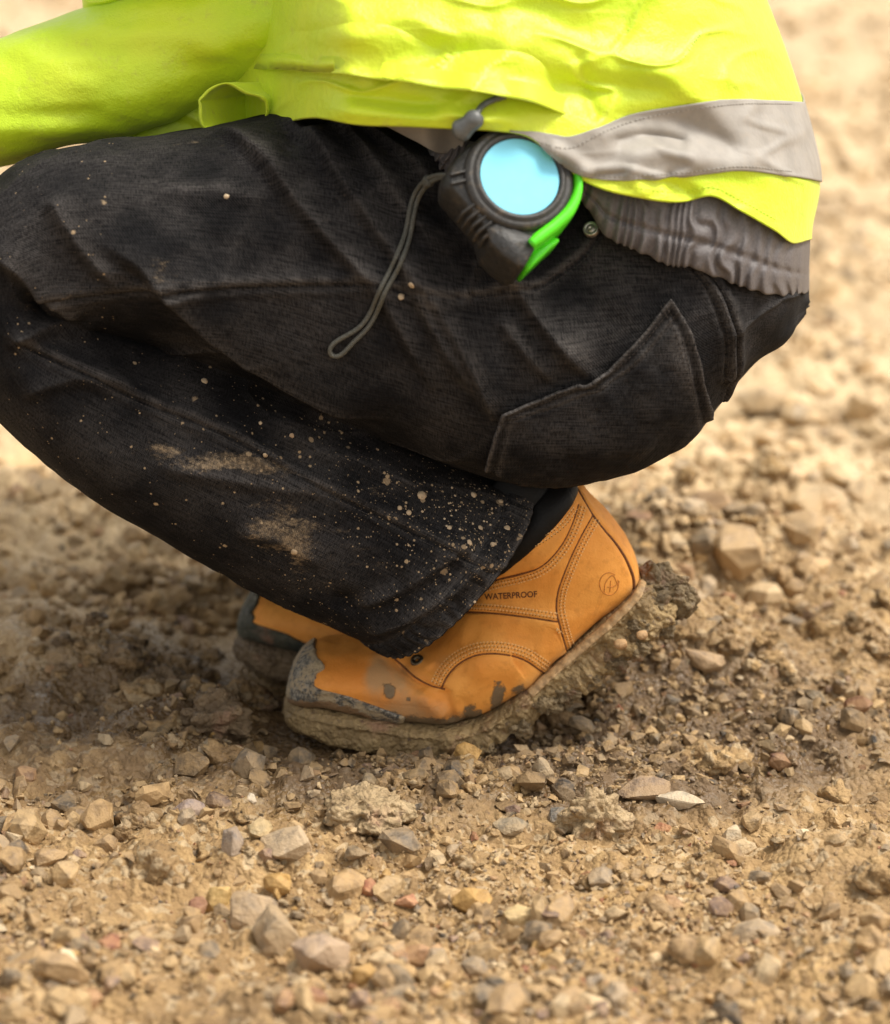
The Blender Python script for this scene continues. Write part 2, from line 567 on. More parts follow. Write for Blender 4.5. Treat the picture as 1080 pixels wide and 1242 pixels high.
M = dict(
    ground=mat_ground(), gravel=mat_stone(True), stone=mat_stone(False), mud=mat_mudcake(),
    clod=mat_mudcake('dry_mud_clod', (0.30, 0.205, 0.105), (0.46, 0.335, 0.185), 0.005),
    wetcap=mat_mudcake('wet_toe_cap', (0.030, 0.034, 0.026), (0.11, 0.10, 0.065), 0.002),
    wetclod=mat_mudcake('wet_mud_clod', (0.11, 0.07, 0.036), (0.22, 0.15, 0.08), 0.005),
    sole=mat_mudcake('muddy_rubber', (0.175, 0.113, 0.047), (0.37, 0.255, 0.115), 0.0045),
    welt=mat_plain('welt_rubber', (0.42, 0.27, 0.13), 0.55, 0.0008, 250, 0.3, dirt=0.5),
    denim=mat_denim(), hivis=mat_hivis(), leather=mat_leather(), cap=mat_toecap(),
    reflect=mat_plain('grey_reflective_tape', (0.30, 0.275, 0.245), 0.6, 0.001, 60, 0.10, dirt=0.15),
    lining=mat_plain('grey_elastic_lining', (0.115, 0.103, 0.104), 0.6, 0.0006, 500, 0.15),
    pad=mat_plain('black_padded_leather', (0.0055, 0.005, 0.0048), 0.55, 0.0004, 400, 0.2, Specular_IOR_Level=0.2),
    edge=mat_plain('cut_leather_edge', (0.15, 0.05, 0.012), 0.8, 0.0, 300, 0.3),
    thread=mat_plain('tan_thread', (0.82, 0.52, 0.22), 0.8, 0.0, 300, 0.15),
    hole=mat_plain('stitch_hole', (0.10, 0.035, 0.01), 0.9),
    print=mat_plain('brown_print', (0.085, 0.022, 0.010), 0.7, 0.0, 600, 0.3),
    emboss=mat_plain('pressed_leather', (0.53, 0.20, 0.034), 0.75, 0.0, 600, 0.3),
    case=mat_plain('black_rubber_case', (0.017, 0.0165, 0.016), 0.5, 0.0008, 350, 0.35, dirt=0.16),
    ring=mat_plain('black_rubber_ring', (0.024, 0.022, 0.020), 0.5, 0.0004, 350, 0.3, dirt=0.25),
    disc=mat_plain('blue_label', (0.22, 0.66, 0.86), 0.75, 0.0, 120, 0.02, dirt=0.05),
    green=mat_plain('green_plastic', (0.085, 0.66, 0.012), 0.32, 0.0003, 90, 0.08, dirt=0.06),
    steel=mat_plain('worn_steel', (0.42, 0.38, 0.33), 0.38, 0.0003, 300, 0.25, metallic=0.9),
    strap=mat_plain('grey_cord', (0.080, 0.079, 0.066), 0.65, 0.0008, 1400, 0.55),
    toggle=mat_plain('grey_plastic', (0.10, 0.105, 0.105), 0.4, 0.0, 200, 0.2),
    denimthread=mat_plain('black_thread', (0.035, 0.028, 0.024), 0.9, 0.0, 500, 0.4),
)

# ------------------------------------------------------------------ ground
BOOT_Y = -0.006
_mounds = [(*GP(850, 800)[:2], 0.17, 0.07, 0.026), (*GP(700, 815)[:2], 0.10, 0.05, 0.016), (*GP(225, 735)[:2], 0.09, 0.06, 0.020),
           (*GP(262, 862)[:2], 0.055, 0.045, 0.016), (*GP(820, 690)[:2], 0.25, 0.09, 0.03), (*GP(110, 640)[:2], 0.2, 0.1, 0.03),
           (*GP(100, 800)[:2], 0.12, 0.07, 0.018), (*GP(980, 640)[:2], 0.2, 0.1, 0.03)]

def ground_h(x, y):
    P = np.stack([x, y, np.zeros_like(x)], -1)
    near = np.exp(-((x / 3.0) ** 2 + ((y - 0.5) / 3.5) ** 2))
    press = np.exp(-(np.maximum(np.abs(x + 0.04) - 0.09, 0) / 0.04) ** 2 - (np.maximum(np.abs(y - BOOT_Y) - 0.04, 0) / 0.03) ** 2)
    h = 0.012 * fbm(P * 2.3, 3, 3)
    lump = fbm(P * np.array([11, 14, 1.0]), 4, 11)
    h += 0.013 * np.maximum(lump, -0.35)
    rg = 1 - np.abs(fbm(P * np.array([19, 24, 1.0]), 3, 15))
    h += 0.008 * np.clip(rg - 0.55, 0, 1) * (0.6 + 0.6 * noise(P * 5, 17))
    fine = fbm(P * 55, 3, 21)
    h += (0.0052 * fine + 0.0026 * np.maximum(fbm(P * 150, 2, 31), -0.2))
    for mx, my, sx, sy, a in _mounds:
        h += a * np.exp(-((x - mx) / sx) ** 2 - ((y - my) / sy) ** 2) * (1 + 0.45 * lump)
    h = h * (0.35 + 0.65 * near)
    fb_ = GP(292, 800)
    press2 = np.exp(-(np.maximum(np.abs(x - fb_[0] - 0.10) - 0.13, 0) / 0.035) ** 2 - (np.maximum(np.abs(y - fb_[1]) - 0.075, 0) / 0.03) ** 2)
    press = np.maximum(press, press2)
    h = h * (1 - 0.85 * press) - 0.005 * press
    far = np.maximum(np.hypot(x, y) - 6, 0)
    return h + 0.002 * far * noise(P * 0.15, 5)

def wet_shade_at(x, y):  # damp mud, plus the shade of leg and boots painted dark
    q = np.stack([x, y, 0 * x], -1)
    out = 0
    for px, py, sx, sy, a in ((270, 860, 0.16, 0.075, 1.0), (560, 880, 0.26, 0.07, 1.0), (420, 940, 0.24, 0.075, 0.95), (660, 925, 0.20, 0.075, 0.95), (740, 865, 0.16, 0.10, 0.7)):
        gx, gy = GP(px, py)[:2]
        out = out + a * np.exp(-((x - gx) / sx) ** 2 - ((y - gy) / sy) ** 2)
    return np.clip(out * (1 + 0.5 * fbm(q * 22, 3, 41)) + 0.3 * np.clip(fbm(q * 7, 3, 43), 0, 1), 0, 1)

def build_ground():
    y = [-0.62]
    while y[-1] < 70:
        y.append(y[-1] + (0.0027 if y[-1] < 0.45 else 0.0027 + 0.022 * (y[-1] - 0.45)))
    y = np.array([-25, -8, -3, -1.5, -0.9, -0.72] + y)
    u = np.concatenate([-np.geomspace(180, 1.1, 14), np.linspace(-1, 1, 380), np.geomspace(1.1, 180, 14)])
    half = 0.36 + 0.24 * np.maximum(y + 0.6, 0)
    X = u[None, :] * half[:, None]
    Y = np.repeat(y[:, None], len(u), 1)
    Z = ground_h(X, Y)
    P = np.stack([X, Y, Z], -1).reshape(-1, 3)
    q = np.stack([X, Y, 0 * X], -1).reshape(-1, 3)
    wet_shade = wet_shade_at(q[:, 0], q[:, 1])
    gx, gy = GP(235, 720)[:2]
    gloss = np.clip(1.3 * np.exp(-((q[:, 0] - gx) / 0.25) ** 2 - ((q[:, 1] - gy) / 0.3) ** 2), 0, 1)
    dry_lit = smooth01((q[:, 1] - 0.12) / 0.5)  # colour lightens towards the back, standing in for open light there
    dx_, dy_ = GP(240, 690)[:2]
    lit_patch = np.exp(-((q[:, 0] - dx_) / 0.22) ** 2 - ((q[:, 1] - dy_) / 0.22) ** 2)  # bright patch at left: light painted into the mud colour
    dry_lit = np.maximum(dry_lit, 1.0 * lit_patch)
    wet_shade = wet_shade * (1 - 0.8 * lit_patch)
    F = grid_faces(len(y), len(u))
    N = normals(P, F)
    if N[:, 2].mean() < 0:
        F = F[:, ::-1]
    return link('ground', mesh('ground', P, F, attrs={'wet': wet_shade, 'gloss': gloss, 'dry': dry_lit}), M['ground'], kind='structure')

ground = build_ground()

# ------------------------------------------------------------------ jeans
def loft_view(st, ns, nt, e=0.86, near=0.5):
    """Loft of view-facing sections. Rows: outer px, outer py, inner px, inner py, depth, half depth, bulge."""
    st = np.asarray(st, float)
    key = np.concatenate([st[:, :4] / 1.0], 1)
    S = catmull(st, ns, dense=[0, 1, 2, 3])
    q_ = np.linspace(0, 1, nt, endpoint=False)                               # starts at the back; near = share of columns on the side seen
    lo_ = (1 - near) / 2
    th = -math.pi / 2 + math.pi * np.interp(q_, [0, lo_, 1 - lo_, 1], [0, 0.5, 1.5, 2])
    c, s = np.cos(th), np.sin(th)
    cc = np.sign(c) * np.abs(c) ** e
    ss = np.sign(s) * np.abs(s) ** e
    O, I = S[:, 0:2], S[:, 2:4]
    mid, half = (O + I) / 2, (O - I) / 2
    ln = np.linalg.norm(half, axis=1, keepdims=True) + 1e-9
    ax = np.stack([-half[:, 1], half[:, 0]], 1) / ln
    dmid = np.gradient(mid, axis=0)
    sg = np.sign((ax * dmid).sum(1, keepdims=True))
    sg[sg == 0] = 1
    ax = ax * sg
    pp = mid[:, None] + half[:, None] * cc[None, :, None] + ax[:, None] * (S[:, 6:7] * ss[None, :])[:, :, None]
    d = S[:, 4:5] - S[:, 5:6] * ss[None, :]
    G = V(pp[..., 0], pp[..., 1], d)
    ulen = np.concatenate([[0], np.cumsum(np.linalg.norm(np.diff(G.mean(1), axis=0), axis=1))])
    per = np.linalg.norm(np.diff(G, axis=1), axis=2)
    vlen = np.repeat((0.25 * (th + math.pi / 2) / math.pi)[None], ns, 0)
    cloth = np.stack([np.repeat(ulen[:, None], nt, 1), vlen, np.zeros((ns, nt))], -1)
    return G, cloth

# outer edge (top of thigh, knee, front of shin) ; inner edge (under thigh, hollow of knee, calf)
LEG = [
    (985, 365, 975, 385, -0.020, 0.010, 0), (972, 335, 955, 415, -0.025, 0.055, 0), (935, 285, 922, 437, -0.030, 0.088, 0),
    (885, 240, 886, 473, -0.035, 0.104, 0), (815, 200, 846, 520, -0.040, 0.112, 0),
    (735, 170, 795, 556, -0.045, 0.112, 0), (655, 155, 730, 581, -0.050, 0.108, 0),
    (575, 148, 650, 590, -0.055, 0.104, 0), (495, 142, 565, 572, -0.060, 0.100, 0), (415, 136, 470, 532, -0.066, 0.095, 0),
    (340, 138, 375, 489, -0.072, 0.091, 0), (262, 149, 285, 447, -0.078, 0.088, 0), (180, 158, 195, 420, -0.082, 0.085, 0),
    (105, 168, 112, 404, -0.086, 0.081, 0), (35, 192, 72, 392, -0.089, 0.078, 0), (-28, 243, 58, 378, -0.090, 0.074, 0),
    (-58, 325, 54, 370, -0.088, 0.072, 0), (-52, 420, 58, 364, -0.083, 0.071, 0), (-5, 507, 78, 372, -0.076, 0.071, 0),
    (55, 563, 118, 384, -0.068, 0.072, 0), (115, 603, 170, 402, -0.060, 0.072, 0), (182, 643, 240, 428, -0.050, 0.072, 0),
    (240, 680, 320, 458, -0.040, 0.072, 2), (300, 712, 400, 492, -0.030, 0.072, 8), (362, 743, 485, 530, -0.020, 0.072, 20),
    (415, 767, 565, 563, -0.012, 0.073, 34), (448, 782, 620, 585, -0.007, 0.074, 42), (463, 790, 636, 592, -0.005, 0.074, 45),
]
NS, NT_ = 800, 320
G, cloth = loft_view(LEG, NS, NT_, near=0.72)
Vl, Fl = G.reshape(-1, 3), grid_faces(NS, NT_, True)
Fl = orient(Vl, Fl)
leg_bvh0 = bvh_of(Vl, Fl)

# creases: polyline, height (m), width on the upper/left side, width on the lower/right side (m)
CREASES = [
    ([(262, 152), (320, 200), (367, 257), (413, 307), (453, 347), (483, 392), (510, 440), (540, 490)], 0.0062, 0.020, 0.006),
    ([(337, 142), (373, 167), (413, 223), (447, 270), (480, 313), (507, 363), (533, 410), (575, 470), (605, 510)], 0.0066, 0.020, 0.006),
    ([(397, 141), (440, 185), (478, 240), (515, 285), (540, 320)], 0.0045, 0.014, 0.006),
    ([(430, 150), (500, 200), (535, 240)], 0.0040, 0.014, 0.006),
    ([(120, 290), (180, 325), (213, 357), (263, 400), (320, 436), (400, 476), (480, 515)], 0.0085, 0.024, 0.007),
    ([(530, 225), (565, 280), (600, 325), (625, 352), (655, 392), (695, 437), (735, 470)], 0.0070, 0.020, 0.006),
    ([(470, 300), (520, 360), (560, 420), (590, 480), (605, 520)], 0.0045, 0.014, 0.006),
    ([(600, 380), (640, 430), (680, 468)], 0.0035, 0.012, 0.006),
    ([(180, 235), (260, 232), (330, 245)], 0.0015, 0.012, 0.010),
    ([(400, 143), (360, 165), (345, 200)], -0.003, 0.008, 0.008),
    ([(186, 425), (280, 455), (380, 500), (470, 535)], 0.0030, 0.012, 0.009),
    # shin
    ([(330, 505), (370, 540), (430, 560), (520, 600)], 0.0022, 0.010, 0.008),
    ([(300, 520), (340, 545), (372, 585)], -0.0030, 0.008, 0.008),
    ([(180, 560), (250, 575), (330, 590), (400, 600)], 0.0030, 0.013, 0.008),
    ([(420, 740), (480, 715), (545, 675), (590, 640)], 0.0055, 0.014, 0.008),
    ([(440, 768), (500, 745), (560, 705), (605, 660)], 0.0045, 0.010, 0.007),
    ([(400, 740), (450, 722), (500, 690)], -0.0035, 0.010, 0.010),
    ([(280, 640), (340, 655), (400, 690)], 0.0025, 0.012, 0.010),
    ([(60, 240), (100, 300), (160, 350)], 0.005, 0.02, 0.008), ([(-20, 300), (50, 345), (110, 385)], 0.006, 0.02, 0.008),
    ([(0, 420), (60, 400), (120, 405)], 0.005, 0.014, 0.008), ([(20, 480), (90, 460), (170, 470)], 0.004, 0.014, 0.008),
    # seat
    ([(660, 400), (720, 450), (760, 520)], 0.0015, 0.02, 0.02), ([(690, 520), (740, 530), (790, 520)], 0.002, 0.016, 0.016),
]
disp = np.zeros(len(Vl))
wear = np.zeros(len(Vl))
for pts, amp, wu, wd in CREASES:
    L, _ = polyline(leg_bvh0, pts, 5 * len(pts))
    d, side, fr = seg_dist(Vl, L)
    taper = smooth01(fr / 0.18) * smooth01((1 - fr) / 0.2)
    w = np.where(side > 0, wu, wd)
    prof = np.where(side > 0, np.maximum(0, 1 - d / (2.0 * w)) ** 1.5, np.exp(-(d / (0.75 * w)) ** 2))
    prof = prof if amp > 0 else np.exp(-(d / w) ** 2)
    disp += 1.75 * amp * prof * taper
    if amp > 0:
        wear += 0.42 * np.exp(-(d / np.where(side > 0, 0.007, 0.0025)) ** 2) * taper * (0.75 + 0.4 * noise(Vl * 70, 13))
SEAMS = [
    [(60, 352), (130, 352), (197, 347), (300, 347), (400, 346), (453, 347), (480, 353), (507, 358), (540, 362), (585, 358), (620, 352)],
    [(622, 354), (645, 352), (683, 330), (712, 306), (726, 284)],
    [(30, 420), (110, 458), (180, 490), (263, 523), (313, 549), (380, 588), (447, 620), (513, 652), (560, 676), (604, 700)],
    [(846, 322), (868, 345), (885, 380), (893, 415), (890, 445), (876, 478)],
    [(832, 320), (855, 345), (873, 382), (882, 420), (879, 455)],
]
seam_lines = []
for pts in SEAMS:
    L, _ = polyline(leg_bvh0, pts, 5 * len(pts))
    d, side, fr = seg_dist(Vl, L)
    disp += np.where(side > 0, 0.0034 * np.exp(-(d / 0.012) ** 2), 0.0) + 0.0016 * np.exp(-((d - 0.0045) / 0.003) ** 2) - 0.0016 * np.exp(-((d + 0.0004) / 0.0013) ** 2)
    wear += 0.7 * np.exp(-((d - 0.0025) / 0.0028) ** 2) * np.where(side > 0, 1.0, 0.5) * (0.6 + 0.55 * noise(Vl * 110, 3))
# puckers beside the seams and a broad unevenness of the cloth
disp += 0.0035 * fbm(Vl * np.array([9, 9, 13]), 3, 61) + 0.0011 * fbm(Vl * 38, 2, 67)
cl_ = cloth.reshape(-1, 3)
dg = np.stack([cl_[:, 0] * 13 - cl_[:, 1] * 16, cl_[:, 0] * 5 + cl_[:, 1] * 7, 0 * cl_[:, 0]], 1)
rd_ = (1 - np.abs(noise(dg + 0.25 * fbm(Vl * 12, 2, 69)[:, None], 63))) ** 7
disp += 0.0034 * rd_ * np.clip(0.6 + fbm(Vl * 6, 2, 65), 0, 1.2)
wear += 0.16 * rd_
hem_t = np.repeat(np.linspace(0, 1, NS)[:, None], NT_, 1).ravel()
hd = (1 - hem_t) * 1.0
hem_len = cloth[-1, :, 0].mean() - cloth[..., 0].ravel()
disp += -0.0014 * np.exp(-((hem_len - 0.018) / 0.0014) ** 2) + 0.0018 * (hem_len < 0.018) * (1 + 0.6 * np.sin(cloth[..., 1].ravel() * 520 + 3 * noise(Vl * 60, 9)))
wear += 0.75 * np.exp(-(hem_len / 0.003) ** 2) + 0.4 * np.exp(-((hem_len - 0.020) / 0.002) ** 2) + 0.35 * (hem_len < 0.017) * np.clip(noise(Vl * 90, 71), 0, 1)
wear = np.clip(wear, 0, 1)
wear *= np.where(hem_len > 0.55, 1.0, 0.8)
Nl = normals(Vl, Fl)
Vl2 = Vl + Nl * disp[:, None]
px_, py_, dd_ = pix(Vl2)
def blob(cx, cy, sx, sy, rot=0.0):
    c, s = math.cos(math.radians(rot)), math.sin(math.radians(rot))
    a = (px_ - cx) * c + (py_ - cy) * s
    b = -(px_ - cx) * s + (py_ - cy) * c
    return np.exp(-(a / sx) ** 2 - (b / sy) ** 2)
facing = (Nl @ FW) < 0.1
lower = cloth[..., 0].ravel() > cloth[NS // 2, 0, 0]
smudge = (1.05 * blob(310, 562, 48, 13, 12) + 0.9 * blob(250, 566, 40, 10, -8) + 0.8 * blob(330, 645, 48, 36, 20) + 0.45 * blob(400, 640, 120, 60, 30) + 0.5 * blob(205, 548, 60, 12, 8) + 0.7 * blob(362, 665, 14, 30)
          + 0.6 * blob(200, 550, 40, 14, 5) + 0.75 * blob(196, 335, 30, 30) + 0.4 * blob(250, 170, 60, 18) + 0.45 * blob(500, 340, 12, 10)
          + 0.35 * blob(680, 530, 80, 40, -15) + 0.55 * blob(600, 622, 28, 44) + 0.3 * blob(370, 250, 130, 60) + 0.5 * blob(60, 380, 70, 60)
          + 0.35 * blob(440, 580, 70, 18, 35)) * facing
splash = np.clip(0.75 * blob(600, 625, 60, 80) + 0.5 * blob(540, 640, 90, 70) + 0.3 * blob(470, 590, 140, 60, 25) + 0.22 * blob(450, 720, 140, 50) + 0.05 * lower + 0.14 * blob(350, 480, 170, 60), 0, 0.75) * facing * lower

def leg_mesh_data(Vs):
    """The leg tube plus a turned-in hem and a closed hip end."""
    Gd = Vs.reshape(NS, NT_, 3)
    end = Gd[-1]
    cen = end.mean(0)
    axis = (Gd[-1].mean(0) - Gd[-30].mean(0)); axis /= np.linalg.norm(axis)
    rings = [cen + (end - cen) * 0.985 + axis * 0.0012, cen + (end - cen) * 0.965 - axis * 0.002]
    for k_, sc_ in ((10, 0.86), (34, 0.84)):
        ck = Gd[-1 - k_].mean(0)
        rings.append(ck + (Gd[-1 - k_] - ck) * sc_)
    G2 = np.concatenate([Gd, np.array(rings)], 0)
    cap0 = Gd[0].mean(0)[None]
    F = grid_faces(NS + 4, NT_, True)
    j = np.arange(NT_)
    k = (NS + 4) * NT_
    T = np.stack([np.full(NT_, k), (j + 1) % NT_, j], 1)
    return np.concatenate([G2.reshape(-1, 3), cap0]), F, T

def pad4(a, n=4 * NT_ + 1):
    return np.concatenate([a, np.zeros((n,) + a.shape[1:])])

A, F1, T1 = leg_mesh_data(Vl2)
clothA = pad4(cloth.reshape(-1, 3))
# far leg: the same cut of cloth on the other side of the body, hidden behind this one but for its boot
B = Vl2.reshape(NS, NT_, 3)[::4, ::4]
pxb, pyb, db = pix(Vl.reshape(NS, NT_, 3)[::4, ::4])
sh = smooth01((700 - pxb) / 400)
B = V(pxb * 0.94 + 22 - 18 * sh, 330 + (pyb - 330) * 0.90 + 8, db + 0.19)
B2 = B.reshape(-1, 3)
FB = grid_faces(B.shape[0], B.shape[1], True) + len(A)
nB = len(B2)
Vj = np.concatenate([A, B2])
z = np.zeros(nB)
jeans_me = mesh('jeans', Vj, [F1, T1, FB], attrs={
    'cloth': np.concatenate([clothA, cloth[::4, ::4].reshape(-1, 3)]), 'wear': np.concatenate([pad4(wear), z]),
    'smudge': np.concatenate([pad4(smudge), z]), 'splash': np.concatenate([pad4(splash), z])})
bm = bmesh.new(); bm.from_mesh(jeans_me); bmesh.ops.recalc_face_normals(bm, faces=bm.faces); bm.to_mesh(jeans_me); bm.free()

person = link('person', None)
tag(person, 'crouching person in a yellow hi-vis jacket, muddy black jeans and tan work boots', 'person')
jeans = link('jeans', jeans_me, M['denim'], person, label='black jeans splashed with mud at the cuff')
leg_bvh = bvh_of(Vl2, Fl)

def leg_attrs(P, wearv=None, scale=1.0):
    n = len(P)
    px, py, d = pix(P)
    return {'cloth': np.stack([px / PXM, py / PXM, 0 * px], 1), 'wear': np.zeros(n) if wearv is None else wearv, 'smudge': np.zeros(n), 'splash': np.zeros(n)}

# back pocket: opening edge along the top, its right edge running down to the seat
pk_top = [(606, 497), (640, 486), (690, 466), (728, 449), (768, 417), (792, 388), (812, 363)]
pk_bot = [(590, 560), (640, 579), (700, 577), (750, 566), (795, 548), (832, 525), (857, 500)]
pg = patch_px(pk_top, pk_bot, 110, 70)
tt = np.linspace(0, 1, 70)
right = np.array(catmull([(812, 363), (830, 395), (843, 440), (850, 475), (857, 500)], 70))
left = np.array(catmull([(606, 497), (602, 525), (590, 560)], 70))
uu = np.linspace(0, 1, 110)[None, :, None]
lin = pg[:, :1] * (1 - uu) + pg[:, -1:] * uu
pg = pg + (left[:, None] - pg[:, :1]) * (1 - uu) ** 3 + (right[:, None] - pg[:, -1:]) * uu ** 3
P0, N0 = cast(leg_bvh, pg[..., 0].ravel(), pg[..., 1].ravel())
U, W = np.meshgrid(np.linspace(0, 1, 110), tt)
edge = np.minimum(np.minimum(U, 1 - U) * 240, W * 110)          # px from the sewn edges
lift = 0.0064 + 0.0035 * np.sin(math.pi * np.clip(U, 0, 1)) * np.sin(math.pi * np.clip(W * 0.9, 0, 1))
lift -= 0.0014 * np.exp(-((edge - 9) / 1.8) ** 2) + 0.0011 * np.exp(-((W * 110 - 17) / 2.0) ** 2)
lift += 0.0022 * np.exp(-(edge / 4) ** 2) + 0.0008 * fbm(P0 * 60, 3, 5).reshape(lift.shape)
Pk = (P0 + N0 * lift.ravel()[:, None])
wv = np.clip(1.0 * np.exp(-(edge / 3.0) ** 2) + 0.42 * np.exp(-((edge - 14) / 4) ** 2) + 0.55 * np.exp(-((U - 0.92) / 0.05) ** 2 - ((W - 0.45) / 0.3) ** 2)
             + 0.25 * np.clip(fbm(P0 * 45, 3, 8), 0, 1).reshape(U.shape), 0, 1).ravel()
at = leg_attrs(Pk, wv)
_px, _py, _ = pix(Pk)
at['smudge'] = 0.42 * np.exp(-((_px - 690) / 70) ** 2 - ((_py - 530) / 30) ** 2) + 0.3 * np.exp(-((_px - 740) / 40) ** 2 - ((_py - 480) / 40) ** 2)
pocket = sheet('back_pocket', Pk.reshape(70, 110, 3), 0.0022, M['denim'], jeans, attrs=at)

def stitches(name, bvh, lines, mat, parent, step=0.0026, length=0.0019, wid=0.00042, off=0.0003, rise=0.0005, label=None, hole=None):
    """Rows of sewn thread on a surface: one small six-sided bead per stitch, all joined."""
    Vs, Fs = [], []
    base = np.array([[-1, 0, 0], [-.6, .8, .3], [.6, .8, .3], [1, 0, 0], [.6, -.8, .3], [-.6, -.8, .3], [-.5, 0, 1], [.5, 0, 1]])
    fc = np.array([[0, 5, 6], [0, 6, 1], [3, 7, 4], [3, 2, 7]])
    fq = np.array([[1, 6, 7, 2], [5, 4, 7, 6]])
    k = 0
    Q = []
    for pts in lines:
        L, N = polyline(bvh, pts, 10 * len(pts), off)
        s = np.concatenate([[0], np.cumsum(np.linalg.norm(np.diff(L, axis=0), axis=1))])
        at_ = np.arange(step / 2, s[-1], step)
        at_ = at_ + rng.normal(0, step * 0.07, len(at_))
        P = np.stack([np.interp(at_, s, L[:, c]) for c in range(3)], 1)
        T = np.stack([np.interp(at_ + 0.0005, s, L[:, c]) for c in range(3)], 1) - P
        Nn = np.stack([np.interp(at_, s, N[:, c]) for c in range(3)], 1)
        T /= np.linalg.norm(T, axis=1, keepdims=True) + 1e-9
        Nn /= np.linalg.norm(Nn, axis=1, keepdims=True)
        Bn = np.cross(Nn, T)
        for p, t_, n_, b_ in zip(P, T, Nn, Bn):
            Vs.append(p + base[:, :1] * t_ * length / 2 + base[:, 1:2] * b_ * wid + base[:, 2:3] * n_ * rise)
            Fs.append(fc + k); Q.append(fq + k)
            k += 8
    return link(name, mesh(name, np.concatenate(Vs), [np.concatenate(Fs), np.concatenate(Q)]), mat, parent, kind='stuff', label=label)

def shift_line(pts, dpx):
    p = catmull(pts, 5 * len(pts))
    t = np.gradient(p, axis=0)
    t /= np.linalg.norm(t, axis=1, keepdims=True)
    return p + np.stack([-t[:, 1], t[:, 0]], 1) * dpx

pk_bvh = bvh_of(np.concatenate([Vl2, Pk]), np.concatenate([Fl, orient(Pk, grid_faces(70, 110)) + len(Vl2)]))
jl = []
for pts in SEAMS[:3]:
    jl += [shift_line(pts, 4), shift_line(pts, -4)]
for pts in SEAMS[3:]:
    jl += [shift_line(pts, 3), shift_line(pts, -3)]
hemline = np.array([(625, 600), (622, 635), (603, 680), (560, 733), (510, 765), (478, 774)])
jl.append(hemline + np.array([-12, -10]))
stitches('seam_stitching', leg_bvh, jl, M['denimthread'], jeans, 0.0034, 0.0026, 0.0004, 0.0001, 0.0005)
stitches('pocket_stitching', pk_bvh, [shift_line(pk_top, 9), shift_line(pk_top, 18), shift_line([(812, 363), (830, 395), (843, 440), (850, 475), (857, 500)], 8),
                                    shift_line([(812, 363), (830, 395), (843, 440), (850, 475)], 13)], M['denimthread'], jeans, 0.0034, 0.0026, 0.0004, 0.0001, 0.0005)

# mud splashes thick enough to stand off the cloth
def blobs_on(name, bvh, spots, mat, parent, flat=0.35, label=None):
    Vs, Fs, k = [], [], 0
    ico = bmesh.new(); bmesh.ops.create_icosphere(ico, subdivisions=2, radius=1.0)
    b = np.array([v.co for v in ico.verts]); f = np.array([[v.index for v in q.verts] for q in ico.faces]); ico.free()
    for px, py, r in spots:
        p, n = cast(bvh, [px], [py])
        n = n[0]
        a = np.cross(n, [0.3, 0.2, 0.9]); a /= np.linalg.norm(a); c = np.cross(n, a)
        q = b * (1 + 0.28 * noise(b * 1.7 + px, 3)[:, None])
        Vs.append(p[0] + r / PXM * (q[:, :1] * a + q[:, 1:2] * c + flat * q[:, 2:3] * n))
        Fs.append(f + k); k += len(b)
    return link(name, mesh(name, np.concatenate(Vs), np.concatenate(Fs)), mat, parent, kind='stuff', label=label)

spots = [(512, 601, 6), (248, 462, 4), (275, 238, 3), (316, 513, 2.2), (354, 528, 3), (499, 346, 4), (487, 360, 4), (458, 545, 2), (485, 616, 3), (545, 640, 3),
         (496, 622, 3.5), (575, 600, 4), (583, 640, 3), (570, 658, 4), (608, 608, 3), (615, 640, 4), (598, 660, 3), (357, 670, 4), (322, 552, 3)]
for _ in range(90):
    a = rng.normal((585, 630), (40, 42))
    if a[0] < 618 and a[1] - 590 > (a[0] - 636) * 0.4 and (a[0] - 463) * 0.75 + (a[1] - 790) * 0.66 < 55:
        spots.append((a[0], a[1], rng.uniform(0.6, 1.7)))
blobs_on('mud_splash', leg_bvh, spots, mat_mudcake('pale_splash', (0.36, 0.26, 0.16), (0.58, 0.45, 0.30), 0.001), jeans)

# rivet at the corner of the front pocket
def lathe(name, prof, sides, frame, mat, parent, **kw):
    o, a, b, n = frame
    prof = np.asarray(prof, float)
    th = np.linspace(0, 2 * math.pi, sides, endpoint=False)
    Gd = o + prof[:, 0][:, None, None] * (np.cos(th)[None, :, None] * a + np.sin(th)[None, :, None] * b) + prof[:, 1][:, None, None] * n
    Vs = Gd.reshape(-1, 3)
    F = grid_faces(len(prof), sides, True)
    me = mesh(name, Vs, F)
    bm = bmesh.new(); bm.from_mesh(me)
    bmesh.ops.remove_doubles(bm, verts=bm.verts, dist=1e-7)
    bmesh.ops.recalc_face_normals(bm, faces=bm.faces)
    bm.to_mesh(me); bm.free()
    return link(name, me, mat, parent, **kw)

def frame_at(p, n):
    n = n / np.linalg.norm(n)
    a = np.cross(UP, n); a /= np.linalg.norm(a)
    return p, a, np.cross(n, a), n

rp, rn = cast(leg_bvh, [717], [279])
lathe('rivet', [(1e-6, 0.0012), (0.0012, 0.0026), (0.0021, 0.0024), (0.0026, 0.0014), (0.0036, 0.0016), (0.0048, 0.0026), (0.0054, 0.0018), (0.0056, -0.001)], 28,
      frame_at(rp[0] - 0.004 * FW, rn[0] - 0.6 * FW), M['steel'], jeans)

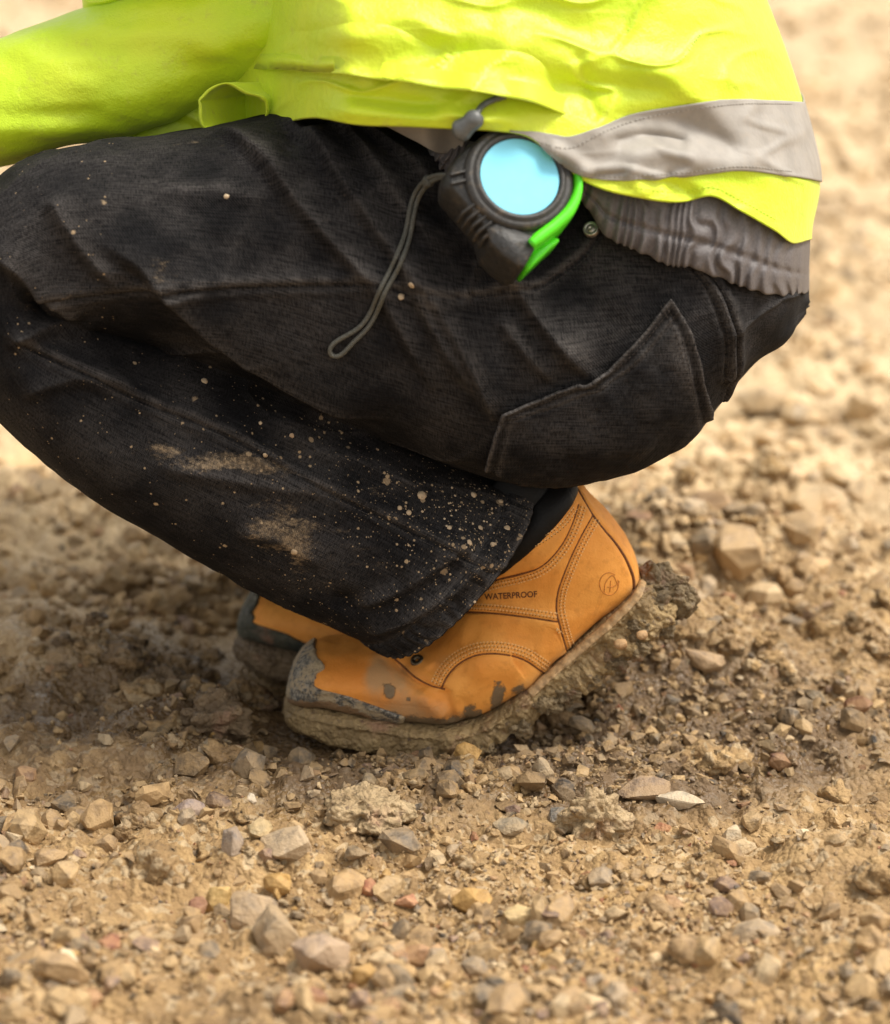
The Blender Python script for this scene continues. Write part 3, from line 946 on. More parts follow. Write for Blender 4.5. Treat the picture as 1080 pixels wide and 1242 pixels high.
# ------------------------------------------------------------------ jacket
def skirt(top, bot, d0, rd, pxl, pxr, nu, nv, e=0.62, far_up=40):
    """A closed band of cloth round the body between two edge lines given for the side seen; columns run round, rows from top to bottom."""
    th = np.linspace(0, 2 * math.pi, nu, endpoint=False)
    c, s = np.cos(th), np.sin(th)
    cc, ss = np.sign(c) * np.abs(c) ** 0.9, np.sign(s) * np.abs(s) ** e
    px = (pxl + pxr) / 2 + cc * (pxr - pxl) / 2
    top, bot = np.asarray(top, float), np.asarray(bot, float)
    tc, bc = catmull(top, 200), catmull(bot, 200)
    yt, yb = np.interp(px, tc[:, 0], tc[:, 1]), np.interp(px, bc[:, 0], bc[:, 1])
    back = np.clip(-ss, 0, 1)
    yt, yb = yt - far_up * back, yb - far_up * back
    t = np.linspace(0, 1, nv)[:, None]
    return px[None] + 0 * t, yt[None] * (1 - t) + yb[None] * t, d0 - rd * ss[None] + 0 * t, t + 0 * px[None], np.repeat(ss[None], nv, 0)

jk_bot = [(100, 190), (240, 178), (310, 160), (380, 142), (430, 150), (500, 153), (560, 156), (600, 158), (640, 165), (672, 190), (700, 214), (724, 226), (770, 238), (830, 244), (862, 237), (900, 256), (945, 281), (975, 294), (1010, 288)]
jk_top = [(100, -260), (400, -330), (700, -330), (1010, -260)]
nu, nv = 520, 300
px, py, d, tv, ss = skirt(jk_top, jk_bot, 0.0, 0.200, 110, 1005, nu, nv)
cx = 560
nar = 1 - 0.18 * (1 - tv) ** 1.5
px = cx + (px - cx) * nar - 130 * (1 - tv) ** 1.6
px = px - 20 * smooth01((px - 930) / 75) * smooth01((tv - 0.80) / 0.2) ** 2
# broad folds, the tuck above the hem, and its smaller creases, all as depth
def ridge(pts, amp, wu, wd):
    pts = catmull(pts, 8 * len(pts))
    P = np.stack([px.ravel(), py.ravel()], 1)
    best = np.full(len(P), 1e9); sd = np.zeros(len(P)); fr = np.zeros(len(P))
    for k in range(len(pts) - 1):
        a, b = pts[k], pts[k + 1]
        ab = b - a
        t = np.clip(((P - a) @ ab) / (ab @ ab + 1e-9), 0, 1)
        q = P - a - t[:, None] * ab
        dd = np.linalg.norm(q, axis=1)
        m = dd < best
        best[m] = dd[m]; sd[m] = np.sign(ab[0] * q[m, 1] - ab[1] * q[m, 0]); fr[m] = (k + t[m]) / (len(pts) - 1)
    w = np.where(sd > 0, wd, wu)
    tp = smooth01(fr / 0.15) * smooth01((1 - fr) / 0.15)
    return (amp * np.exp(-(best / w) ** 2) * tp).reshape(px.shape)
fold = 0
fold = fold + ridge([(380, 132), (480, 140), (560, 142), (640, 146)], 0.006, 12, 12)
fold = fold + ridge([(728, 152), (790, 142), (850, 160), (905, 190)], -0.004, 14, 18)
fold = fold + ridge([(728, 152), (712, 110), (700, 60)], -0.004, 8, 8)
fold = fold + ridge([(735, 172), (770, 166), (810, 168), (840, 178)], -0.007, 7, 12)
fold = fold + ridge([(660, 178), (690, 192), (716, 214)], 0.006, 10, 8)
fold = fold + ridge([(745, 200), (800, 185), (870, 196), (930, 210)], 0.005, 14, 14)
fold = fold + ridge([(560, 40), (680, 70), (800, 85), (930, 100)], 0.008, 30, 26)
fold = fold + ridge([(600, 95), (720, 108), (830, 104)], -0.004, 14, 14)
fold = fold + ridge([(340, 20), (460, 40), (600, 30)], 0.010, 40, 26)
fold = fold + ridge([(760, 60), (860, 130), (960, 240)], 0.006, 18, 18)
fold = fold + ridge([(800, 212), (830, 232), (850, 245)], -0.006, 10, 10) + ridge([(760, 205), (775, 225), (785, 240)], 0.004, 9, 9)
fold = fold + ridge([(420, 110), (480, 124), (540, 130)], -0.005, 10, 10)
q = np.stack([px / 200, py / 120, d * 6], -1)
d = d + 0.17 * smooth01((430 - px) / 170) * np.clip(ss, 0, 1) * (0.3 + 0.7 * smooth01((tv - 0.35) / 0.3))
d = d - fold * np.clip(ss * 3, 0, 1) - (0.0065 * fbm(q, 3, 81) + 0.0040 * (1.1 - np.sqrt(noise(np.stack([px / 95 + py / 70, py / 48 - px / 160, 0 * px], -1) + 0.3 * fbm(q * 2, 2, 83)[..., None], 85) ** 2 + 0.012)) ** 6 + 0.0005 * (1 - np.abs(noise(np.stack([px / 34 - py / 60, py / 22, 0 * px], -1), 87))) ** 5) * np.clip(ss * 2, 0, 1) - 0.004 * tv ** 6
Jg = V(px, py, d)
Jv = Jg.reshape(-1, 3)
Jf = grid_faces(nv, nu, True)
# turned hem: two more rows rolling inside
r1 = V(px[-1], py[-1] + 1.5, d[-1] + 0.003 * ss[-1]); r2 = V(px[-1], py[-1] - 6, d[-1] + 0.006 * ss[-1]); r3 = V(px[-1], py[-1] - 60, d[-1] + 0.012 * ss[-1])
cap = np.repeat(V(420, -350, 0.0)[None], nu, 0)
Ja = np.concatenate([cap[None], Jg, r1[None], r2[None], r3[None]], 0)
jk_me = mesh('jacket', Ja.reshape(-1, 3), grid_faces(nv + 4, nu, True))
bm = bmesh.new(); bm.from_mesh(jk_me); bmesh.ops.remove_doubles(bm, verts=bm.verts, dist=1e-6); bmesh.ops.recalc_face_normals(bm, faces=bm.faces); bm.to_mesh(jk_me); bm.free()
jacket = link('jacket', jk_me, M['hivis'], person, label='lime yellow hi-vis jacket with a grey reflective band')
jk_bvh = bvh_of(Jv, Jf)

# sleeve reaching forward over the knees
SL = [(640, -215, 520, -20, -0.02, 0.085, 0), (470, -150, 430, 40, -0.02, 0.080, 0), (330, -82, 318, 78, -0.015, 0.074, 0), (225, -38, 245, 116, -0.01, 0.068, 0),
      (140, -2, 175, 148, -0.01, 0.062, 0), (60, 36, 90, 178, -0.012, 0.058, 0), (-30, 60, 0, 198, -0.015, 0.055, 0), (-120, 80, -95, 205, -0.02, 0.05, 0)]
Gs, cl = loft_view(SL, 160, 96)
sv = Gs.reshape(-1, 3); sf = orient(sv, grid_faces(160, 96, True))
sn = normals(sv, sf)
sv = sv + sn * (0.008 * fbm(sv * np.array([10, 10, 22]), 3, 91))[:, None]
link('sleeve', mesh('sleeve', sv, sf), M['hivis'], jacket)

# the tuck: a fold of the same cloth hanging over the hem from (300, 86) to (728, 152)
tk = catmull([(250, 70), (330, 88), (430, 97), (540, 112), (620, 123), (690, 140), (731, 153)], 320)
tup = catmull([(250, -30), (330, -20), (430, -10), (540, 10), (620, 30), (690, 60), (728, 95)], 320)
t_ = np.linspace(0, 1, 110)[:, None]
tg_px = tup[None] * (1 - t_[..., None]) + tk[None] * t_[..., None]
P0, N0 = cast(jk_bvh, tg_px[..., 0].ravel(), tg_px[..., 1].ravel())
ue = np.linspace(0, 1, 320)[None]
away = smooth01((1 - ue) / 0.22)
lf = (-0.012 + 0.030 * t_ * (0.05 + 0.95 * away) * smooth01(ue / 0.25) + 0.004 * np.sin(ue * 17 + 2 * t_) * t_ * (1 - t_) * 3 + 0.0025 * np.sin(ue * 40) * t_ ** 3 * away)
P0 = P0.reshape(110, 320, 3) - FW * lf[..., None]
P0 = np.concatenate([P0, P0[-1:] + UP * 0.0005 + FW * 0.003, P0[-1:] + UP * 0.012 + FW * 0.006], 0)
sheet('fold_of_cloth', P0, 0.0014, M['hivis'], jacket)

# reflective band on the jacket's side, carried on round the back
bt = catmull([(612, 158), (650, 160), (690, 166), (728, 156), (775, 139), (830, 129), (900, 121), (1010, 126)], 120)
bb = catmull([(624, 161), (660, 182), (692, 206), (722, 217), (780, 218), (840, 213), (900, 207), (1010, 226)], 120)
cols = [j for j in range(nu) if (ss[-1, j] >= 0 and px[-1, j] > 616) or (ss[-1, j] < 0 and px[-1, j] > 560)]
cols.sort(key=lambda j: (0, px[-1, j]) if ss[-1, j] >= 0 else (1, -px[-1, j]))
band = []
for j in cols:
    lift_b = 40 * np.clip(-ss[-1, j], 0, 1)
    y0, y1 = np.interp(px[-1, j], bt[:, 0], bt[:, 1]) - lift_b, np.interp(px[-1, j], bb[:, 0], bb[:, 1]) - lift_b
    yy = np.linspace(y0, y1, 40)
    band.append(np.stack([np.interp(yy, py[:, j], Jg[:, j, c_]) for c_ in range(3)], 1))
band = np.array(band).transpose(1, 0, 2)
bn = normals(band.reshape(-1, 3), grid_faces(40, len(cols)))
if (bn[:len(cols) // 3] @ FW).mean() > 0:
    bn = -bn
band = band + bn.reshape(band.shape) * 0.0016
rb = sheet('reflective_band', band, 0.0012, M['reflect'], jacket)
bvb = bvh_of(band.reshape(-1, 3), grid_faces(40, len(cols)))
vis_ = [(650, 171), (690, 180), (728, 162), (775, 145), (830, 134), (900, 126), (960, 126)], [(668, 181), (695, 201), (724, 212), (780, 213), (840, 208), (900, 202), (960, 208)]
stitches('band_stitching', bvb, list(vis_), M['reflect'], jacket, 0.0034, 0.0027, 0.00045, 0.0002, 0.0006)
st2 = [(462, 151), (500, 153), (540, 155), (566, 160)]
sb2 = [(470, 154), (505, 172), (535, 186), (560, 184)]
gp = patch_px(st2, sb2, 60, 20)
dd = -0.158 + 0.01 * np.linspace(0, 1, 20)[:, None] + 0.004 * np.sin(np.linspace(0, 9, 60))[None]
sheet('grey_facing', V(gp[..., 0], gp[..., 1], dd), 0.0015, M['reflect'], jacket)

# rolled cuff of cloth lying on the thigh
ring_px = np.array([(243, 122), (256, 108), (274, 101), (300, 112), (322, 121), (324, 138), (311, 157), (285, 160), (262, 160), (250, 156)])
ring_px = catmull(np.vstack([ring_px, ring_px[:1]]), 61)[:-1]
rows = []
for k, (sx, gx, gy, dz) in enumerate([(1.0, 0, 0, -0.092), (1.03, 1, 0, -0.088), (0.97, 22, -2, -0.07), (0.9, 52, -6, -0.045), (0.85, 85, -12, -0.02)]):
    c = ring_px.mean(0)
    q = c + (ring_px - c) * sx + (gx, gy)
    wv_ = 0.006 * np.sin(np.linspace(0, 4 * math.pi, 60) + k)
    rows.append(V(q[:, 0], q[:, 1], dz + wv_ * 0.5 + (q[:, 1] - c[1]) * 0.0002))
inner = []
c = ring_px.mean(0)
for sx, gx, gy, dz in [(0.955, 0, 0, -0.090), (0.93, 20, -2, -0.07), (0.83, 50, -6, -0.045), (0.3, 75, -10, -0.03)]:
    q = c + (ring_px - c) * sx + (gx, gy)
    inner.append(V(q[:, 0], q[:, 1], dz))
allr = np.array(inner[::-1] + rows)
me = mesh('rolled_edge', allr.reshape(-1, 3), grid_faces(len(allr), 60, True))
bm = bmesh.new(); bm.from_mesh(me); bmesh.ops.subdivide_edges(bm, edges=bm.edges, cuts=1, use_grid_fill=True, smooth=0.5); bmesh.ops.recalc_face_normals(bm, faces=bm.faces); bm.to_mesh(me); bm.free()
link('rolled_edge', me, M['hivis'], jacket)

# sewn line above the hem, on the part that hangs over the hip
hemp = [(724, 216), (770, 227), (830, 233), (862, 227), (900, 244), (940, 266)]
hemp2 = [(400, 131), (440, 140), (500, 144), (545, 147)]
stitches('hem_stitching', jk_bvh, [hemp, hemp2], M['hivis'], jacket, 0.0036, 0.0028, 0.0005, 0.0002, 0.0006)

# hem drawcord with its toggle
cp, cn = polyline(jk_bvh, [(612, 120), (598, 125), (584, 135), (576, 146)], 20, 0.004)
tube('drawcord', cp, 0.0022, M['toggle'], jacket)
tg = V(np.array([583, 573, 560, 553]), np.array([138, 147, 158, 163]), np.array([-0.222, -0.221, -0.217, -0.214]))
tube('toggle', catmull(tg, 14), np.array([.0035, .0052, .0062, .0066, .0066, .0064, .0062, .0064, .0068, .0074, .0078, .0074, .006, .004]), M['toggle'], jacket, 14, 0.8)

# gathered elastic waistband
wb_top = [(560, 170), (650, 190), (700, 205), (760, 215), (830, 222), (900, 240), (1000, 300)]
wb_bot = [(560, 212), (650, 226), (702, 236), (724, 262), (738, 286), (773, 304), (823, 321), (857, 330), (900, 344), (945, 358), (968, 358), (1000, 345)]
nu, nv = 900, 60
px, py, d, tv, ss = skirt(wb_top, wb_bot, 0.03, 0.200, 470, 982, nu, nv, e=0.55, far_up=30)
th = np.arange(nu) / nu
ph = 2 * math.pi * (px[0] / 13.5 + 1.3 * noise(np.stack([px[0] / 30, th * 0, np.sign(ss[0])], -1), 4))
wob = np.sin(ph[None] + 2.6 * noise(np.stack([px / 34, py / 26, 0 * px], -1), 6))
puff = 0.008 * np.sin(math.pi * np.clip(tv, 0, 1)) ** 0.6 - 0.0022 * np.exp(-((tv - 0.66) / 0.05) ** 2)
gath = (0.0013 + 0.0022 * tv ** 2) * wob * (0.45 + 0.55 * np.clip(noise(np.stack([px / 45, py / 20, 0 * px], -1), 7) + 0.6, 0, 1))
px = px - 14 * (tv - 0.5) * np.clip(ss, 0, 1)
ef_ = smooth01(ss * 1.8)
wob = wob * (0.15 + 0.85 * ef_)
py = py + (1.3 * wob + 3 * noise(np.stack([px / 30, 0 * px, 0 * px], -1), 8)) * tv ** 3
d = d - (puff + gath) * np.clip(ss * 2, -1, 1)
Wg = V(px, py, d)
inn = V(px[-1], py[-1] - 4, d[-1] + 0.012 * ss[-1])
Wa = np.concatenate([Wg, inn[None]], 0)
me = mesh('waistband', Wa.reshape(-1, 3), grid_faces(nv + 1, nu, True))
bm = bmesh.new(); bm.from_mesh(me); bmesh.ops.recalc_face_normals(bm, faces=bm.faces); bm.to_mesh(me); bm.free()
link('waistband', me, M['lining'], person, label='gathered grey elastic waistband')

# ------------------------------------------------------------------ boots
YC = BOOT_Y
# bottom edge seen (px, py), top edge (px, py), half width
UPPER = [
    (353, 846, 352, 838, 0.006, 1), (356, 852, 357, 814, 0.022, 1), (364, 857, 368, 797, 0.032, 1), (382, 862, 383, 787, 0.040, 1), (412, 869, 412, 783, 0.046, 1), (450, 877, 446, 781, 0.049, 1),
    (500, 885, 487, 783, 0.0505, 1), (545, 887, 512, 777, 0.050, 1), (585, 876, 526, 766, 0.0485, 1), (622, 855, 536, 756, 0.0475, 1), (662, 821, 544, 746, 0.0445, 1),
    (705, 785, 552, 737, 0.0415, 1), (745, 751, 559, 729, 0.0385, 0.85), (768, 722, 565, 722, 0.0355, 0.35), (777, 700, 570, 716, 0.0355, 0), (771, 672, 575, 710, 0.037, 0),
    (749, 640, 580, 704, 0.0385, 0), (723, 610, 585, 698, 0.040, 0), (699, 587, 590, 692, 0.041, 0)]
def boot_grid(rows, ns, nt):
    S = catmull(rows, ns, dense=[0, 1, 2, 3])
    B = PY(S[:, 0], S[:, 1], YC - S[:, 4] * S[:, 5])
    T = PY(S[:, 2], S[:, 3], np.full(ns, YC))
    # round the ends of the heel so the back is not a knife edge: handled by the profile
    th = np.linspace(0, 2 * math.pi, nt, endpoint=False) - math.pi / 2
    c = (1 - np.cos(th + math.pi / 2)) / 2
    lat = -np.sin(th + math.pi / 2)
    k = np.where(c < 0.5, 0.42, 0.88)
    kk = 0.42 + (0.9 - 0.42) * smooth01(c * 1.3)
    fwd = smooth01((np.linspace(0, 1, ns) - 0.62) / 0.14)[:, None]      # heel sections are rounder behind
    kk = np.where(c < 0.4, 0.24, kk) * (1 - smooth01((c - 0.25) / 0.3)) + kk * smooth01((c - 0.25) / 0.3)
    kk = kk[None] * (1 - fwd) + np.full_like(kk, 0.62)[None] * fwd
    lat = np.sign(lat)[None] * np.abs(lat)[None] ** kk
    Gd = B[:, None] * (1 - c)[None, :, None] + T[:, None] * c[None, :, None]
    Gd[..., 1] = YC + S[:, 4][:, None] * lat
    return Gd, S, np.repeat(c[None], ns, 0)
BN, BT = 460, 300
Bg, BS, Bc = boot_grid(UPPER, BN, BT)
Bv = Bg.reshape(-1, 3)
Bf = orient(Bv, grid_faces(BN, BT, True))
b_bvh0 = bvh_of(Bv, Bf)
LINES = dict(
    counter=[(719, 625), (700, 660), (684, 697), (677, 718), (675, 737), (680, 762), (688, 790)],
    collar=[(702, 612), (694, 636), (680, 663), (655, 688), (630, 697), (604, 703), (575, 712)],
    mid=[(560, 742), (600, 744), (635, 748), (676, 754)],
    vamp=[(536, 834), (543, 820), (556, 806), (578, 795), (605, 793), (635, 800), (660, 816)],
    back=[(699, 590), (709, 608), (719, 625), (733, 643), (749, 662), (763, 686), (769, 704), (769, 716)],
    tongue=[(470, 791), (487, 806), (505, 822), (522, 831), (540, 836)],
)
bd = np.zeros(len(Bv))
for k, pts in LINES.items():
    L, _ = polyline(b_bvh0, pts, 8 * len(pts))
    d, side, fr = seg_dist(Bv, L)
    up = {'counter': -1, 'collar': -1, 'mid': 1, 'vamp': 1, 'back': 0, 'tongue': 1}[k]
    end = smooth01(fr / 0.04 + 0.3) * smooth01((1 - fr) / 0.04 + 0.3)
    bd -= 0.0011 * np.exp(-(d / 0.0011) ** 2)
    lip = np.exp(-((d - 0.004) / 0.004) ** 2)
    bd += 0.0009 * lip * (1.0 if up == 0 else np.where(side * up > 0, 1.0, 0.0)) * end
# flex creases over the ball of the foot and the bulge of the quarter
for pts, amp, wu, wd in [([(480, 795), (505, 826), (530, 842), (552, 850)], -0.0058, .008, .006), ([(462, 796), (476, 815), (482, 836)], -0.0016, .004, .004), ([(520, 806), (532, 822), (537, 832)], -0.0022, .005, .004), ([(556, 842), (566, 858), (566, 874)], -0.0018, .004, .004), ([(540, 835), (545, 855), (552, 875)], -0.0020, .003, .004),
                         ([(560, 815), (590, 806), (625, 812), (640, 830)], 0.0035, .012, .012), ([(505, 835), (525, 855), (540, 872)], 0.0030, .007, .007),
                         ([(560, 765), (610, 772), (660, 775)], -0.0025, .012, .012), ([(575, 722), (620, 735), (672, 742)], 0.0015, .01, .01),
                         ([(455, 790), (470, 812), (478, 840)], 0.0015, .01, .01)]:
    L, _ = polyline(b_bvh0, pts, 6 * len(pts))
    d, side, fr = seg_dist(Bv, L)
    bd += amp * np.exp(-(d / np.where(side > 0, wu, wd)) ** 2) * smooth01(fr / .2) * smooth01((1 - fr) / .2)
bd += 0.0012 * fbm(Bv * 26, 3, 15)
Bn = normals(Bv, Bf)
Bv2 = Bv + Bn * bd[:, None]
bqx, bqy, _ = pix(Bv2)
def bblob(cx, cy, sx, sy, rot=0.0):
    c, s = math.cos(math.radians(rot)), math.sin(math.radians(rot))
    a = (bqx - cx) * c + (bqy - cy) * s
    b = -(bqx - cx) * s + (bqy - cy) * c
    return np.exp(-(a / sx) ** 2 - (b / sy) ** 2)
# mud climbing from the welt, with tongues of it on the quarter, and two spots on the vamp
welt_px = catmull([(345, 850), (375, 862), (420, 872), (500, 886), (560, 886), (600, 871), (640, 839), (700, 786), (760, 735), (780, 700)], 120)
above = np.interp(bqx, welt_px[:, 0], welt_px[:, 1]) - bqy
mud = 1.05 * np.exp(-(np.maximum(above, 0) / 21) ** 2) * (bqx < 585) + 0.9 * np.exp(-(np.maximum(above, 0) / 10) ** 2) * (bqx >= 585) * smooth01((650 - bqx) / 30)
mud = np.clip(mud, 0, 1) * (bqx > 470)
mud = np.maximum(mud, np.maximum.reduce([0.95 * bblob(472, 837, 9, 13, -10), 0.62 * bblob(496, 848, 5, 7), 0.9 * bblob(604, 846, 10, 26, 10), 0.75 * bblob(572, 866, 17, 15), 0.72 * bblob(630, 838, 12, 10, -40)]))
mud = mud * (Bn @ FW < 0.25)
film = np.clip(0.8 * bblob(478, 825, 34, 22, 25) + 0.75 * bblob(455, 820, 12, 28, 10) + 0.55 * bblob(505, 860, 40, 15) + 0.3 * bblob(545, 800, 26, 18) + 0.55 * np.exp(-(np.maximum(above, 0) / 26) ** 2), 0, 1)
rich = np.clip(0.9 * bblob(430, 815, 60, 30, 15) + 0.9 * bblob(500, 860, 70, 18, 5) + 0.5 * bblob(520, 800, 60, 25), 0, 1)

def closed_top(Vs, ns, nt):
    Gd = Vs.reshape(ns, nt, 3)
    c = Gd[-1].mean(0)
    rings = np.array([c + (Gd[-1] - c) * 0.93 + np.array([0, 0, 0.001]), c + (Gd[-1] - c) * 0.9 - np.array([-0.01, 0, 0.03])])
    return np.concatenate([Gd, rings], 0)
bg = closed_top(Bv2, BN, BT)
pz = np.zeros(2 * BT)
boot_me = mesh('boot', bg.reshape(-1, 3), grid_faces(BN + 2, BT, True), attrs={'mud': np.concatenate([mud, pz]), 'film': np.concatenate([film, pz]), 'rich': np.concatenate([rich, pz])})
bm = bmesh.new(); bm.from_mesh(boot_me); bmesh.ops.recalc_face_normals(bm, faces=bm.faces); bm.to_mesh(boot_me); bm.free()
boot = link('boot', boot_me, M['leather'], person, label='tan leather work boot nearest the camera, heel raised')
b_bvh = bvh_of(Bv2, Bf)

# toe cap: the front of the same last, a little proud of the leather
si = np.arange(BN)
front_px = BS[:, 0] * (1 - Bc.mean(1)) + 0  # placeholder for shape
lim = 388 + (498 - 388) * smooth01((0.62 - Bc) / 0.5) + 9 * noise(np.stack([Bc * 9, si[:, None] * 0 + 3.3 + (np.arange(BT)[None] > BT // 2), 0 * Bc], -1), 12)
gpx = bqx.reshape(BN, BT)
inside = gpx < lim
last = np.array([np.max(np.nonzero(inside[:, j])[0]) if inside[:, j].any() else 2 for j in range(BT)])
rowsN = 70
Nn = Bn.reshape(BN, BT, 3)
Bg2 = Bv2.reshape(BN, BT, 3)
tcap, mcap = [], []
for k in range(rowsN):
    f = k / (rowsN - 1) * last
    i0 = np.floor(f).astype(int); fr = (f - i0)[:, None]; i1 = np.minimum(i0 + 1, BN - 1)
    j = np.arange(BT)
    p = Bg2[i0, j] * (1 - fr) + Bg2[i1, j] * fr
    n = Nn[i0, j]
    lift = 0.0022 if k < rowsN - 2 else (0.0012 if k == rowsN - 2 else -0.0006)
    tcap.append(p + n * (lift + 0.0006 * fbm(p * 140, 3, 9))[:, None])
    mcap.append(np.clip(1.15 - Bc[0] / 0.42, 0, 1) * (0.35 + 0.65 * smooth01((470 - (Bg2[i0, j] @ RT * PXM + 540)) / 60)))
tcap = np.array(tcap)
me = mesh('toe_cap', tcap.reshape(-1, 3), grid_faces(rowsN, BT, True), attrs={'mud': np.array(mcap).ravel()})
bm = bmesh.new(); bm.from_mesh(me); bmesh.ops.recalc_face_normals(bm, faces=bm.faces); bm.to_mesh(me); bm.free()
link('toe_cap', me, M['cap'], boot)

# sole: near edge top line, near edge bottom line, half width
SOLE = [
    (345, 852, 341, 866, 0.001), (346, 853, 342, 873, 0.012), (349, 856, 347, 884, 0.022), (358, 860, 362, 895, 0.034), (382, 866, 390, 907, 0.0445), (425, 874, 430, 917, 0.0515),
    (470, 882, 475, 923, 0.0545), (515, 888, 520, 927, 0.0555), (560, 888, 572, 922, 0.0545), (600, 872, 622, 899, 0.052), (640, 840, 668, 868, 0.0475),
    (675, 808, 712, 842, 0.0435), (708, 780, 752, 815, 0.041), (738, 754, 785, 788, 0.0395), (762, 731, 808, 765, 0.036), (774, 715, 820, 748, 0.028), (779, 706, 825, 738, 0.018), (780, 701, 826, 731, 0.001)]
def sole_grid(rows, ns, nt, top_in=0.0):
    S = catmull(rows, ns, dense=[0, 1, 2, 3])
    T = PY(S[:, 0], S[:, 1], YC - S[:, 4])
    B = PY(S[:, 2], S[:, 3], YC - S[:, 4])
    th = np.linspace(0, 2 * math.pi, nt, endpoint=False)
    c, s = np.cos(th), np.sin(th)
    tip = 1 - smooth01(np.linspace(0, 1, ns) / 0.16)[:, None]
    lat = np.sign(c) * np.abs(c) ** (0.22 + 0.35 * tip)
    ver = np.sign(s) * np.abs(s) ** (0.4 + 0.45 * tip)
    k = (ver + 1) / 2
    Gd = B[:, None] * (1 - k)[..., None] + T[:, None] * k[..., None]
    Gd[..., 1] = YC + S[:, 4][:, None] * lat
    return Gd, S, k
SN, ST = 420, 130
Sg, SS, Sk = sole_grid(SOLE, SN, ST)
Sv = Sg.reshape(-1, 3)
Sf = orient(Sv, grid_faces(SN, ST, True))
Sn_ = normals(Sv, Sf)
spx, spy, _ = pix(Sv)
kk = Sk.ravel()
heavy = 0.42 + 0.58 * smooth01((spx - 380) / 240)
cr = fbm(Sv * 70, 4, 51)
md = (0.0046 * heavy * np.maximum(cr, -0.12) + 0.0022 * heavy * fbm(Sv * 170, 3, 55)) * (1 - 0.7 * smooth01((kk - 0.72) / 0.2))
md += 0.0009 * np.exp(-((kk - 0.80) / 0.05) ** 2) - 0.0006 * np.exp(-((kk - 0.70) / 0.05) ** 2)
md = md - 0.0006
Sv2 = Sv + Sn_ * md[:, None]
me = mesh('sole', Sv2, Sf)
link('sole', me, M['sole'], boot, label='outsole caked with brown mud')
s_bvh = bvh_of(Sv2, Sf)
# clean strip of welt along the heel
wl = patch_px([(640, 838), (675, 806), (708, 778), (738, 752), (762, 729), (773, 714), (778, 702)], [(646, 846), (682, 813), (716, 784), (746, 758), (768, 736), (779, 722), (784, 706)], 90, 8)
P0, N0 = cast(s_bvh, wl[..., 0].ravel(), wl[..., 1].ravel(), 0.0010)
sheet('welt', P0.reshape(8, 90, 3), 0.0015, M['welt'], boot)

# lumps of mud hanging from the heel and along the sole
def lump_mesh(name, spots, sub=4, amp=0.35, freq=2.3, seed=0):
    ico = bmesh.new(); bmesh.ops.create_icosphere(ico, subdivisions=sub, radius=1.0)
    b = np.array([v.co for v in ico.verts]); f = np.array([[v.index for v in q.verts] for q in ico.faces]); ico.free()
    Vs, Fs, k = [], [], 0
    for i, (c, r) in enumerate(spots):
        r = np.asarray(r, float)
        o = fbm(b * freq + 11.7 * (i + seed), 5, 23 + seed, 0.46)
        Vs.append(c + b * r * (1 + amp * o)[:, None]); Fs.append(f + k); k += len(b)
    return mesh(name, np.concatenate(Vs), np.concatenate(Fs))
HL = []
for px0, py0, y0, r in [(815, 722, YC - 0.006, 0.016), (828, 738, YC - 0.01, 0.0085), (800, 712, YC - 0.004, 0.017), (810, 732, YC - 0.012, 0.015), (794, 700, YC, 0.013), (823, 741, YC - 0.008, 0.0075), (824, 727, YC, 0.009), (788, 735, YC - 0.020, 0.015), (796, 757, YC - 0.024, 0.013),
                       (772, 762, YC - 0.033, 0.011), (772, 785, YC - 0.034, 0.011), (742, 803, YC - 0.036, 0.010), (716, 824, YC - 0.038, 0.010),
                       (686, 842, YC - 0.042, 0.010), (664, 855, YC - 0.046, 0.009), (632, 884, YC - 0.049, 0.008), (590, 908, YC - 0.053, 0.007), (540, 918, YC - 0.055, 0.005)]:
    HL.append((PY(px0, py0, y0), (r, r * 0.62, r * 0.8)))
link('mud_cake', lump_mesh('mud_cake', HL, 5, 0.42, 2.0), M['mud'], boot, kind='stuff')
pc = [(PY(px0, py0, y0), (r, r * 0.8, r * 0.75)) for px0, py0, y0, r in [(753, 781, YC - 0.046, 0.0052), (779, 770, YC - 0.046, 0.0045), (826, 735, YC - 0.012, 0.004)]]
for p, r in pc[:2]:
    me = lump_mesh('stuck_pebble', [(p, r)], 2, 0.25, 1.4, 3)
    o = link('stuck_pebble', me, M['stone'], boot)
    o.color = (0.50, 0.30, 0.15, 1)

# black padded collar standing above the leather
rim = Bv2.reshape(BN, BT, 3)[-1]
rc = rim.mean(0)
sdir = V(590, 600, 0.0) - V(640, 643, 0.0)
sdir /= np.linalg.norm(sdir)
for a0, a1, pf, sc0 in ((-0.002, 0.020, 0.0055, 0.97), (0.016, 0.052, 0.0050, 0.93)):
    rows = []
    for k_ in np.linspace(0, 1, 22):
        pu = pf * max(math.sin(math.pi * k_), 0) ** 0.7
        rel = (rim - rc) * sc0
        rows.append(rc + rel * (1 + pu / 0.045) + sdir * (a0 + (a1 - a0) * k_))
    rows.append(rc + (rim - rc) * 0.8 + sdir * (a1 - 0.012))
    rows = np.array(rows)
    me = mesh('padded_collar', rows.reshape(-1, 3), grid_faces(len(rows), BT, True))
    bm = bmesh.new(); bm.from_mesh(me); bmesh.ops.recalc_face_normals(bm, faces=bm.faces); bm.to_mesh(me); bm.free()
    link('padded_collar', me, M['pad'], boot)

